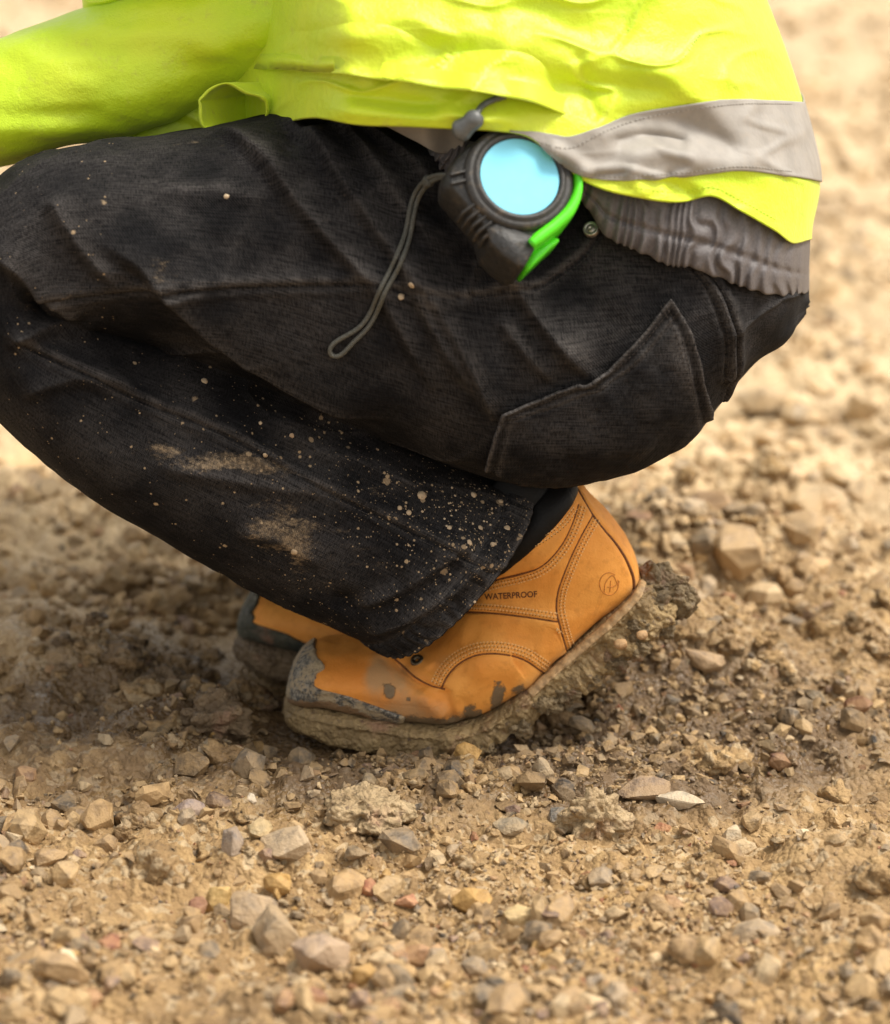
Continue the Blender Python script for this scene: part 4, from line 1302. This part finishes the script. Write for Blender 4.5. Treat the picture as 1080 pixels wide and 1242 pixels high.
# cut edges of the overlapping leather, and the double rows of stitching beside them
for k, pts in LINES.items():
    L, N = polyline(b_bvh, pts, 10 * len(pts), 0.0001)
    tube('leather_edge', L, 0.00075 if k not in ('back',) else 0.0011, M['edge'], boot, 6, 0.7, N)
st = []
for k, offs in (('counter', (-5.5, -10)), ('collar', (-5, -9.5)), ('mid', (-5, -10)), ('vamp', (-5, -9.5, -14))):
    for o_ in offs:
        st.append(shift_line(LINES[k], o_))
top_edge = [(618, 674), (640, 662), (660, 650), (680, 635), (696, 615)]
st += [shift_line(top_edge, 0), shift_line(top_edge, 4.5)]
stitches('stitching', b_bvh, st, M['thread'], boot, 0.0026, 0.0018, 0.00055, 0.0002, 0.0006)
stitches('stitch_hole', b_bvh, [shift_line(l, 1.6) for l in st], M['hole'], boot, 0.0026, 0.0009, 0.00045, 0.00005, 0.0003)
tube('leather_edge', polyline(b_bvh, [(612, 672), (640, 657), (662, 642), (684, 622), (697, 602)], 40, 0.0002)[0], 0.0009, M['edge'], boot, 6)

# eyelet by the tongue
ep, en = cast(b_bvh, [506], [801])
lathe('eyelet', [(0.0012, -0.001), (0.0016, 0.0012), (0.0032, 0.0018), (0.0048, 0.0012), (0.0054, -0.0008)], 26, frame_at(ep[0], en[0] - 0.3 * FW), mat_plain('dark_brass', (0.10, 0.075, 0.045), 0.35, metallic=0.8), boot)

# lettering pressed into the quarter
def lettering(name, text, centre, width, tilt, bvh, mat, parent, off):
    cu = bpy.data.curves.new(name, 'FONT')
    cu.body = text
    cu.align_x = 'CENTER'; cu.align_y = 'CENTER'
    cu.resolution_u = 3
    cu.offset = 0.018
    tmp = bpy.data.objects.new(name, cu)
    me = bpy.data.meshes.new_from_object(tmp)
    bpy.data.objects.remove(tmp)
    bm = bmesh.new(); bm.from_mesh(me)
    bmesh.ops.triangulate(bm, faces=bm.faces)
    bmesh.ops.subdivide_edges(bm, edges=[e for e in bm.edges if e.calc_length() > 0.25], cuts=1)
    bmesh.ops.triangulate(bm, faces=bm.faces)
    co = np.array([v.co for v in bm.verts])
    w = np.ptp(co[:, 0])
    k = width / w
    c, s = math.cos(math.radians(tilt)), math.sin(math.radians(tilt))
    x, y = co[:, 0] * k, -co[:, 1] * k * 1.08
    P, N = cast(bvh, centre[0] + x * c - y * s, centre[1] + x * s + y * c, off)
    for v, p in zip(bm.verts, P):
        v.co = p
    bm.to_mesh(me); bm.free()
    return link(name, me, mat, parent)
lettering('lettering', 'WATERPROOF', (620, 722.5), 64, -3.2, b_bvh, M['print'], boot, 0.00025)
ang = np.linspace(-0.35, 2 * math.pi - 0.9, 40)
tube('emblem', polyline(b_bvh, np.stack([739 + 11.5 * np.cos(ang), 708 + 13.5 * np.sin(ang)], 1), 60, 0.0001)[0], 0.00042, M['emboss'], boot, 6)
for pts in ([(733, 718), (735, 706), (743, 698), (750, 710)], [(737, 712), (745, 711), (752, 705)], [(740, 718), (741, 704)]):
    tube('emblem_stroke', polyline(b_bvh, pts, 24, 0.0001)[0], 0.0004, M['emboss'], boot, 6)

# far boot: the same boot for the other foot
far = boot.copy(); COL.objects.link(far); far.parent = person
far.name = 'boot.001'
far['label'] = 'far boot with a dark muddy toe, half hidden behind the shin'
tipN = np.array([(345 - 540) / PXM, YC, 0.0])
fx = GP(292, 800)
far.scale = (1, -1, 1)
rz = math.radians(-8)
far.rotation_euler = (0, 0, rz)
c_, s_ = math.cos(rz), math.sin(rz)
tp = np.array([tipN[0] * c_ - (-tipN[1]) * s_, tipN[0] * s_ + (-tipN[1]) * c_])
far.location = (fx[0] - tp[0], fx[1] - tp[1], 0.0)
for ch in [o for o in boot.children]:
    if ch.name.split('.')[0] in ('sole', 'toe_cap', 'mud_cake', 'padded_collar', 'welt'):
        c2 = ch.copy(); COL.objects.link(c2); c2.parent = far
        if ch.name.split('.')[0] in ('sole', 'toe_cap', 'mud_cake'):
            c2.data = ch.data.copy(); c2.data.materials.clear(); c2.data.materials.append(M['wetclod'] if ch.name != 'toe_cap' else M['wetcap'])

# ------------------------------------------------------------------ tape measure hung on the pocket
tape = link('tape_measure', None)
tag(tape, 'scuffed black tape measure with a blue face and green bumper hanging at the hip', 'tape measure')
TD = -0.205
tc = V(629, 217, TD)
tn = -FW * 0.93 + RT * 0.22 + UP * 0.26
tn /= np.linalg.norm(tn)
ta = RT - tn * (RT @ tn); ta /= np.linalg.norm(ta)
tb = np.cross(tn, ta)
def tp_at(px, py, dep=0.0):
    """A point of the tape's front plane seen at a pixel, moved dep metres along its facing direction."""
    r = ray(np.asarray(px, float), np.asarray(py, float))
    t = ((tc - EYE) @ tn) / (r @ tn)
    return EYE + r * np.asarray(t)[..., None] + tn * np.asarray(dep)[..., None]
def resample(p, n):
    s_ = np.concatenate([[0], np.cumsum(np.linalg.norm(np.diff(p, axis=0), axis=1))])
    t_ = np.linspace(0, s_[-1], n)
    q_ = np.stack([np.interp(t_, s_, p[:, c_]) for c_ in range(2)], 1)
    q_[1:-1] = q_[1:-1] * 0.6 + 0.2 * (q_[:-2] + q_[2:])
    return q_

def slab(name, outline, prof, mat, parent, n=120, centre=None, hard=False, **kw):
    """A closed outline (pixels) carried through the rows of prof: (scale about the centre, depth along the facing direction)."""
    o = np.asarray(outline, float)
    o = (resample(np.vstack([o, o[:1]]), n + 1) if hard else catmull(np.vstack([o, o[:1]]), n + 1))[:-1]
    c = o.mean(0) if centre is None else np.asarray(centre, float)
    rows = [tp_at(*(c + (o - c) * s_).T, np.full(n, d_)) for s_, d_ in prof]
    me = mesh(name, np.array(rows).reshape(-1, 3), grid_faces(len(rows), n, True))
    bm = bmesh.new(); bm.from_mesh(me); bmesh.ops.remove_doubles(bm, verts=bm.verts, dist=1e-7); bmesh.ops.recalc_face_normals(bm, faces=bm.faces); bm.to_mesh(me); bm.free()
    return link(name, me, mat, parent, **kw)
case_out = [(556, 188), (575, 171), (602, 161), (632, 158), (664, 164), (690, 182), (702, 207), (701, 236), (688, 262), (664, 283), (650, 295), (636, 302), (610, 300), (598, 288), (584, 270), (568, 251), (554, 235), (545, 224), (546, 206)]
slab('case', case_out, [(1e-4, -0.036), (0.93, -0.036), (0.99, -0.033), (1.03, -0.024), (1.035, -0.014), (1.02, -0.006), (0.985, -0.0015), (0.95, 0.0), (1e-4, 0.0)], M['case'], tape, 160, (629, 222))
# nose of the case where the blade comes out
slab('nose', [(590, 278), (604, 270), (652, 290), (651, 298), (643, 312), (637, 323), (630, 325), (611, 312), (596, 297)], [(1e-4, -0.036), (0.97, -0.036), (1.02, -0.032), (1.02, -0.004), (0.99, 0.0004), (0.93, 0.0022), (1e-4, 0.0024)], M['case'], tape, 90, hard=True)
def disc_frame(px, py, dep):
    return tp_at(px, py, np.array(dep)), ta, tb, tn
R = 49.5 / PXM * (DIST + TD) / DIST
lathe('face_disc', [(1e-6, 0.0040), (R * 0.99, 0.0040), (R, 0.0034), (R, -0.001)], 96, disc_frame(629, 217, 0.0), M['disc'], tape).data.polygons.foreach_set('use_smooth', np.zeros(96 * 3, bool))
lathe('face_ring', [(R * 1.0, 0.001), (R * 1.005, 0.0050), (R * 1.06, 0.0062), (R * 1.14, 0.0058), (R * 1.17, 0.0042), (R * 1.22, 0.0046), (R * 1.32, 0.0040), (R * 1.38, 0.0012), (R * 1.4, -0.003)], 96, disc_frame(629, 217, 0.0), M['ring'], tape)
# green bumper along the right edge
gb = np.array([(694, 204), (700, 218), (699, 238), (689, 258), (672, 275), (655, 288), (643, 298)])
gi = catmull(gb, 50)
wd = np.interp(np.linspace(0, 1, 50), [0, 0.15, 0.5, 0.9, 1], [2, 7, 11, 11, 9])
tg_ = np.gradient(gi, axis=0); tg_ /= np.linalg.norm(tg_, axis=1, keepdims=True)
nn_ = np.stack([-tg_[:, 1], tg_[:, 0]], 1)
rows = []
for s_, dep in ((-1, -0.030), (-1, 0.0005), (-0.75, 0.0052), (0, 0.0066), (0.75, 0.0052), (1.0, 0.0), (1.05, -0.012), (1.0, -0.030)):
    q_ = gi - nn_ * (wd * s_)[:, None] * 0.72
    rows.append(tp_at(q_[:, 0], q_[:, 1], np.full(50, dep)))
rows = np.array(rows)
me = mesh('bumper', rows.transpose(1, 0, 2).reshape(-1, 3), [grid_faces(50, 8, True), np.array([[0, 1, 2, 3], [4, 5, 6, 7], [0, 3, 4, 7]]), np.array([[392, 393, 394, 395], [396, 397, 398, 399], [392, 395, 396, 399]])])
bm = bmesh.new(); bm.from_mesh(me); bmesh.ops.recalc_face_normals(bm, faces=bm.faces); bm.to_mesh(me); bm.free()
link('bumper', me, M['green'], tape)
slab('bumper_foot', [(642, 303), (660, 292), (676, 281), (684, 283), (672, 296), (655, 312), (644, 321), (640, 314)], [(1e-4, -0.032), (1.0, -0.032), (1.0, -0.012), (0.9, -0.008), (1e-4, -0.008)], M['green'], tape, 48)
# ribs of the grip, on the front corner and round the side
for k in range(5):
    x0, y0 = 568 + 6.5 * k, 252 + 7.5 * k
    a, b = tp_at(x0 + 9, y0 - 5, 0.001), tp_at(x0 - 4, y0 + 4, -0.002)
    c = tp_at(x0 - 7, y0 + 8, -0.014)
    tube('grip_rib', catmull([a, b, c], 12), 0.0013, M['ring'], tape, 8)
for x0, y0, x1, y1 in ((545, 213, 566, 208), (546, 224, 566, 219), (597, 291, 628, 291), (600, 297, 632, 297)):
    tube('grip_rib', np.stack([tp_at(x0 + (x1 - x0) * t_, y0 + (y1 - y0) * t_, 0.0012) for t_ in np.linspace(0, 1, 8)]), 0.0011, M['ring'], tape, 8)
# steel hook at the mouth
hk = [tp_at(625, 318, -0.026), tp_at(634, 311, -0.022), tp_at(644, 303, -0.018)]
tube('blade_hook', catmull(np.array(hk), 10), 0.0032, M['steel'], tape, 8, 0.5)
sc_, sn_ = disc_frame(675, 238, 0.0055)[0], None
# wrist strap
sp = [(548, 203), (535, 206), (522, 212), (509, 226), (500, 243), (496, 262), (493, 280), (484, 305), (474, 328), (462, 350), (455, 368), (447, 385), (438, 397), (420, 408), (405, 416), (398, 424), (399, 432), (407, 436), (416, 431), (428, 416), (441, 405), (452, 391), (460, 374), (468, 353), (482, 330), (492, 306), (499, 282), (502, 262), (506, 245), (514, 230), (526, 216), (538, 209), (550, 206)]
spc = catmull(sp, 170)
PS, NS_ = cast(leg_bvh, spc[:, 0], spc[:, 1], 0.0)
for _ in range(12):
    lift_ = (PS @ FW)
    PS2 = PS.copy(); PS2[1:-1] = (PS[:-2] + 2 * PS[1:-1] + PS[2:]) / 4; PS = PS2
u_ = np.linspace(0, 1, 170)
tow = np.clip(1 - np.minimum(u_, 1 - u_) / 0.13, 0, 1)[:, None]
ptape = tp_at(spc[:, 0], spc[:, 1], np.full(170, -0.014))
PS = PS * (1 - tow ** 1.5) + ptape * tow ** 1.5 - FW * 0.0042
tube('wrist_strap', PS, 0.0016, M['strap'], tape, 10, 0.9)
cl = catmull(np.array([PS[8] , (PS[10] + PS[-11]) / 2, PS[-9]]), 10)
tube('strap_clasp', cl, 0.003, M['strap'], tape, 8)

# ------------------------------------------------------------------ stones, clods and gravel
def hull(npts, seed, flat=0.7):
    r = np.random.default_rng(seed)
    p = r.normal(size=(npts, 3)); p /= np.linalg.norm(p, axis=1, keepdims=True)
    p *= r.uniform(0.72, 1.0, (npts, 1)) * np.array([1.0, r.uniform(0.6, 0.95), r.uniform(flat * 0.6, flat)])
    bm = bmesh.new()
    for q_ in p:
        bm.verts.new(q_)
    res = bmesh.ops.convex_hull(bm, input=bm.verts)
    bmesh.ops.delete(bm, geom=[v for v in bm.verts if not v.link_faces], context='VERTS')
    bmesh.ops.triangulate(bm, faces=bm.faces)
    bm.verts.index_update()
    vs = np.array([v.co for v in bm.verts]); fs = np.array([[v.index for v in f.verts] for f in bm.faces])
    bm.free()
    return vs, orient(vs, fs)

TINTS = np.array([(0.40, 0.28, 0.155), (0.46, 0.34, 0.20), (0.33, 0.235, 0.14), (0.27, 0.22, 0.165), (0.20, 0.165, 0.13), (0.36, 0.30, 0.24), (0.13, 0.105, 0.085),
                  (0.46, 0.29, 0.10), (0.30, 0.125, 0.075), (0.24, 0.17, 0.15), (0.58, 0.47, 0.33), (0.42, 0.26, 0.16), (0.085, 0.075, 0.068), (0.68, 0.60, 0.48)])
TW = np.array([7, 7, 6, 3, 2.0, 2, 0.8, 0.8, 0.6, 1.2, 2.2, 1.4, 0.4, 0.5]); TW /= TW.sum()

def rots(n, r, tilt=0.5):
    a = r.uniform(0, 2 * math.pi, n); t = r.normal(0, tilt, n); b = r.uniform(0, 2 * math.pi, n)
    def rz(x):
        c, s = np.cos(x), np.sin(x); o = np.zeros_like(x); l = o + 1
        return np.stack([np.stack([c, -s, o], -1), np.stack([s, c, o], -1), np.stack([o, o, l], -1)], -2)
    def rx(x):
        c, s = np.cos(x), np.sin(x); o = np.zeros_like(x); l = o + 1
        return np.stack([np.stack([l, o, o], -1), np.stack([o, c, -s], -1), np.stack([o, s, c], -1)], -2)
    return rz(a) @ rx(t) @ rz(b)

def in_foot(x, y):
    near = (x > -0.135) & (x < 0.055) & (np.abs(y - BOOT_Y) < 0.058 + 0 * x)
    fb = (x > fx[0] - 0.018) & (x < fx[0] + 0.2) & (np.abs(y - fx[1]) < 0.075)
    return near | fb

# ---- stones and clods that catch the eye
def at_px(px, py):
    p = GP(px, py); p[2] = ground_h(np.array([p[0]]), np.array([p[1]]))[0]
    g = GP(px, py, p[2]); g[2] = ground_h(np.array([g[0]]), np.array([g[1]]))[0]
    return g
named_xy = []
def big_stone(px, py, w, h, dep, tint, label, seed, rot=0.0, tilt=0.0, npts=16, up=0.16, cat='stone', group=None):
    g = at_px(px, py + h * 0.35)
    k = np.linalg.norm(g - EYE) / DIST / PXM
    vs, fs = hull(npts, seed, 1.3)
    vs = vs / (np.ptp(vs, axis=0) / 2)
    b_ = bmesh.new(); b_.from_mesh(mesh('stone', vs, fs))
    bmesh.ops.subdivide_edges(b_, edges=b_.edges, cuts=3, use_grid_fill=True)
    for _ in range(2):
        bmesh.ops.smooth_vert(b_, verts=b_.verts, factor=0.22, use_axis_x=True, use_axis_y=True, use_axis_z=True)
    bmesh.ops.triangulate(b_, faces=b_.faces)
    b_.verts.index_update()
    vs = np.array([q_.co for q_ in b_.verts]); fs = np.array([[q_.index for q_ in f_.verts] for f_ in b_.faces]); b_.free()
    vs = vs * (1 + 0.05 * fbm(vs * 2.2 + seed, 4, 5, 0.62))[:, None]
    vs = vs / (np.ptp(vs, axis=0) / 2)
    me = mesh('stone', vs * np.array([w, dep, h * 1.05]) * k / 2, fs, smooth=False)
    o = link('stone', me, M['stone'])
    o.location = g + np.array([0, 0, h * k * up])
    o.rotation_euler = (0, math.radians(tilt), math.radians(rot))
    o.color = (*tint, 1)
    named_xy.append((g[0], g[1], max(w, dep) * k * 0.5))
    return tag(o, label, cat, group or 'stones lying loose on the mud')

big_stone(659, 934, 26, 40, 22, (0.33, 0.26, 0.175), 'upright blocky grey-brown stone just below the lifted sole', 3, 8, -8)
big_stone(692, 953, 44, 30, 34, (0.045, 0.040, 0.038), 'black angular stone right of the upright block', 5, -12, 14)
big_stone(680, 988, 36, 26, 30, (0.15, 0.145, 0.135), 'dark grey wedge stone beside the lumpy mud clod', 8, 20, 18)
big_stone(780, 955, 66, 26, 36, (0.27, 0.19, 0.13), 'long flat brown stone half sunk right of the boot', 12, 4, 3, up=0.2)
big_stone(820, 972, 62, 22, 26, (0.58, 0.50, 0.38), 'long pale stone lying across the mud at right', 13, -8, -6)
big_stone(232, 966, 42, 24, 30, (0.34, 0.27, 0.26), 'oval mauve-grey pebble left of the boot toe', 17, 4, 4, npts=40)
big_stone(352, 1010, 62, 46, 46, (0.50, 0.39, 0.27), 'large rough pale stone left of the cracked clod', 19, 10, 5)
big_stone(284, 1020, 34, 42, 34, (0.30, 0.25, 0.22), 'grey-brown angular stone left of the large rough pale one', 20, -14, 12)
big_stone(318, 1012, 32, 34, 30, (0.52, 0.40, 0.22), 'small ochre stone between a grey stone and a large pale stone', 44, 24, -8)
big_stone(306, 1096, 68, 50, 48, (0.44, 0.33, 0.22), 'big tan and ochre stone beside the yellow one', 23, -16, 8)
big_stone(266, 1087, 30, 36, 26, (0.56, 0.38, 0.14), 'yellow ochre stone between red and tan stones', 29, 0, 16)
big_stone(241, 1094, 24, 32, 24, (0.33, 0.15, 0.10), 'dull red stone left of the yellow ochre stone', 31, 18, -6)
big_stone(492, 1092, 30, 18, 24, (0.48, 0.22, 0.13), 'pinkish red flat stone near the bottom middle', 37, 0, -4)
big_stone(632, 1108, 46, 24, 34, (0.66, 0.50, 0.26), 'pale yellow flat stone near the bottom centre', 41, -10, -6)
big_stone(394, 1132, 74, 58, 54, (0.46, 0.34, 0.25), 'large pinkish tan stone at the bottom edge', 43, 6, 8)
big_stone(340, 1130, 50, 64, 44, (0.38, 0.29, 0.19), 'tall leaning brown stone left of the pinkish tan stone', 47, 20, -25)
big_stone(306, 959, 14, 12, 12, (0.72, 0.64, 0.52), 'small white pebble above the large pale stone', 51)
big_stone(610, 930, 34, 26, 28, (0.31, 0.24, 0.155), 'brown stone touching the underside of the lifted sole', 53, -12, -18)
big_stone(448, 938, 30, 20, 24, (0.30, 0.24, 0.16), 'flat brown stone under the front edge of the sole', 59, 8, 10)
big_stone(470, 940, 20, 32, 16, (0.50, 0.33, 0.16), 'narrow orange-tan stone standing in front of the sole', 61, 0, 16)
big_stone(440, 905 + 45, 26, 14, 18, (0.55, 0.45, 0.33), 'thin pale chip in front of the sole', 62, 0, 6)
big_stone(805, 1000, 22, 16, 18, (0.40, 0.17, 0.09), 'small brick-red stone below the long pale stone', 67, 15, 6)
big_stone(886, 1010, 26, 38, 24, (0.58, 0.48, 0.34), 'pale pointed stone standing at the right', 71, -10, 20)
big_stone(620, 1000, 46, 22, 34, (0.27, 0.225, 0.16), 'flat olive-brown slab left of the lumpy mud clod', 73, 12, 8)
big_stone(850, 772, 60, 30, 40, (0.36, 0.25, 0.155), 'brown wedge stone behind the muddy heel', 79, -6, 12)

def clod(px, py, w, h, dep, label, mat, seed, amp=0.4, freq=2.0, flat=None):
    g = at_px(px, py + h * 0.3)
    k = np.linalg.norm(g - EYE) / DIST / PXM
    me = lump_mesh('mud_clod', [(np.zeros(3), (w * k / 2, dep * k / 2, h * k / 2))], 5, amp, freq, seed)
    if flat:
        co = np.array([v.co for v in me.vertices])
        cr_ = np.abs(fbm(co / (w * k) * 3.2, 2, 77)) * 3
        co[:, 2] = np.minimum(co[:, 2], h * k * flat + 0.003 * fbm(co * 90, 3, 4)) - 0.005 * np.exp(-(cr_ / 0.18) ** 2)
        me.vertices.foreach_set('co', co.astype(np.float32).ravel())
        me.update()
    o = link('mud_clod', me, mat)
    o.location = g + np.array([0, 0, h * k * 0.22])
    named_xy.append((g[0], g[1], w * k * 0.5))
    return tag(o, label, 'mud clod', 'clods of mud by the boots')
clod(445, 978, 96, 62, 84, 'broad cracked clod of tan mud in front of the boot sole', M['clod'], 2, 0.35, 2.2, 0.36)
clod(722, 990, 62, 60, 50, 'lumpy crumbling clod of mud below the black angular stone', M['clod'], 5, 0.55, 2.6)
clod(262, 850, 74, 58, 60, 'dark wet clod of mud behind the boot toe at left', M['wetclod'], 7, 0.45, 2.2)
clod(205, 830, 60, 44, 50, 'smaller dark clod at the left beside the wet clod', M['wetclod'], 9, 0.45, 2.2)
clod(322, 852, 30, 20, 26, 'small dark clod between the two boots', M['wetclod'], 11, 0.4, 2.2)

HULLS = [hull(n_, 100 + i, 0.85) for i, n_ in enumerate([9, 10, 11, 12, 12, 13, 14, 14, 16, 10, 12, 13, 15, 11, 12, 14])]
def scatter(n, smin, smax, ylo, yhi, power, seed, cover=None, xs=1.0):
    r = np.random.default_rng(seed)
    y = r.uniform(ylo, yhi, n)
    x = r.uniform(-1, 1, n) * (0.36 + 0.24 * np.maximum(y + 0.6, 0)) * xs
    size = smin * (1 - r.random(n) * (1 - (smin / smax) ** power)) ** (-1 / power)
    dens = fbm(np.stack([x * 7, y * 7, 0 * x], -1), 3, 33)
    keep = r.random(n) < np.clip(0.62 + 0.85 * dens, 0.07, 1)
    keep &= ~in_foot(x, y)
    return x[keep], y[keep], size[keep]
parts_ = [scatter(52000, 0.0013, 0.006, -0.52, 0.22, 1.8, 1), scatter(12000, 0.0036, 0.013, -0.55, 0.35, 1.9, 2), scatter(1400, 0.008, 0.019, -0.58, -0.1, 2.0, 3), scatter(700, 0.007, 0.015, -0.1, 0.4, 2.4, 8),
          scatter(9000, 0.004, 0.016, 0.2, 1.6, 2.0, 4), scatter(2600, 0.010, 0.036, 0.2, 2.6, 2.2, 5), scatter(3500, 0.012, 0.045, 1.2, 6.0, 2.2, 6)]
x = np.concatenate([p[0] for p in parts_]); y = np.concatenate([p[1] for p in parts_]); s = np.concatenate([p[2] for p in parts_])
for nx_, ny_, nr_ in named_xy:
    clear = (np.hypot(x - nx_, y - ny_) < nr_ * 0.95) & (s > 0.3 * nr_)
    x, y, s = x[~clear], y[~clear], s[~clear]
sx_, sy_ = GP(740, 1110)[:2]
smooth_ = np.exp(-((x - sx_) / 0.13) ** 2 - ((y - sy_) / 0.10) ** 2)
ok_ = ~((s > 0.0045) & (np.random.default_rng(5).random(len(s)) < 0.85 * smooth_))
x, y, s = x[ok_], y[ok_], s[ok_]
n = len(x)
r = np.random.default_rng(99)
tint = TINTS[r.choice(len(TINTS), n, p=TW)] * r.uniform(0.8, 1.15, (n, 1))
_w = wet_shade_at(x, y) * (r.random(n) < 0.8)  # damp stones, also darkened in place of leg and boot shade
tint = tint * np.array([1.04, 0.97, 0.84]) * (1 - 0.55 * _w)[:, None] * (1 + 0.65 * smooth01((y - 0.1) / 0.5))[:, None]  # stones further back painted brighter, for the open light there
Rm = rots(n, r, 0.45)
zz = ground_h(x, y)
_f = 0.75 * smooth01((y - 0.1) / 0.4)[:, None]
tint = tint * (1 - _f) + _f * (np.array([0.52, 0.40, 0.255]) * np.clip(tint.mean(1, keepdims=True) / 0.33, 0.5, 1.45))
P = np.stack([x, y, zz + s * r.uniform(-0.05, 0.42, n)], 1)
sc3 = s[:, None] * r.uniform(0.8, 1.15, (n, 3))
hid = r.integers(0, len(HULLS), n)
# the largest in view become stones of their own
ppx, ppy, pd = pix(P)
app = s / (DIST + pd)
view = (ppx > 4) & (ppx < 1076) & (ppy < 1236) & (ppy > 420)
body = (ppy < 640 + (ppx - 180) * 0.5) & (ppx < 470) & (ppx > -60) | ((ppx > 470) & (ppx < 800) & (ppy < 690)) | ((ppx > 340) & (ppx < 780) & (ppy < 860) & (ppy > 600)) | ((ppx > 800) & (ppy < 500))
cand = np.nonzero(view & ~body)[0]
solo = cand[np.argsort(-app[cand])[:270]]
mask = np.ones(n, bool); mask[solo] = False
hm = []
for i in range(len(HULLS)):
    vs, fs = hull(24 + i % 9, 300 + i, 0.9)
    me = mesh('stone', vs * 0.012, fs, smooth=False)
    me.materials.append(M['stone'])
    hm.append(me)
for i in solo:
    o = bpy.data.objects.new('stone', hm[hid[i]])
    COL.objects.link(o)
    o.parent = ground
    o.location = P[i]
    q_ = Rm[i]
    from mathutils import Matrix
    o.rotation_euler = Matrix(q_.tolist()).to_euler()
    o.scale = sc3[i] / 0.012
    o.color = (*tint[i], 1)
Vs, Fs, Ts, k = [], [], [], 0
for h_ in range(len(HULLS)):
    idx = np.nonzero(mask & (hid == h_))[0]
    vs, fs = HULLS[h_]
    W_ = np.einsum('nij,nkj->nki', Rm[idx], vs[None] * sc3[idx][:, None]) + P[idx][:, None]
    Vs.append(W_.reshape(-1, 3))
    Fs.append((fs[None] + (np.arange(len(idx)) * len(vs))[:, None, None]).reshape(-1, 3) + k)
    Ts.append(np.repeat(np.concatenate([tint[idx], np.ones((len(idx), 1))], 1), len(vs), 0))
    k += len(idx) * len(vs)
# broken lumps of churned mud round the feet and along the ruts
LUMP = []
ico = bmesh.new(); bmesh.ops.create_icosphere(ico, subdivisions=3, radius=1.0)
lb = np.array([v.co for v in ico.verts]); lf_ = np.array([[v.index for v in q_.verts] for q_ in ico.faces]); ico.free()
for i in range(12):
    o_ = fbm(lb * 1.7 + 9.1 * i, 4, 70 + i, 0.58)
    LUMP.append(lb * (1 + 0.55 * o_)[:, None] * np.array([1, 0.85, 0.62]))
lr = np.random.default_rng(12)
cen_ = [(220, 735, .11, .05, 60, .3), (240, 830, .09, .05, 70, 1.0), (720, 830, .12, .05, 70, .35), (850, 810, .14, .05, 70, .1), (120, 790, .14, .08, 40, .4), (860, 700, .25, .12, 40, .0), (560, 1000, .25, .12, 60, .25), (60, 900, .12, .12, 30, .4)]
LV, LF, LW, k2 = [], [], [], 0
for px0, py0, sx, sy, cnt, wv0 in cen_:
    g0 = GP(px0, py0)
    for _ in range(cnt):
        lx_, ly_ = lr.normal(g0[0], sx * 0.7), lr.normal(g0[1], sy * 0.7)
        if in_foot(np.array([lx_]), np.array([ly_]))[0]:
            continue
        sz = min(0.004 * lr.pareto(2.2) + 0.0045, 0.018)
        lz = ground_h(np.array([lx_]), np.array([ly_]))[0]
        Rl = rots(1, lr, 0.3)[0]
        LV.append((LUMP[lr.integers(12)] * sz) @ Rl.T + np.array([lx_, ly_, lz + sz * 0.15]))
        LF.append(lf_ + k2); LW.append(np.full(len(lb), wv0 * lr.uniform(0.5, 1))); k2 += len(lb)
nl = k2
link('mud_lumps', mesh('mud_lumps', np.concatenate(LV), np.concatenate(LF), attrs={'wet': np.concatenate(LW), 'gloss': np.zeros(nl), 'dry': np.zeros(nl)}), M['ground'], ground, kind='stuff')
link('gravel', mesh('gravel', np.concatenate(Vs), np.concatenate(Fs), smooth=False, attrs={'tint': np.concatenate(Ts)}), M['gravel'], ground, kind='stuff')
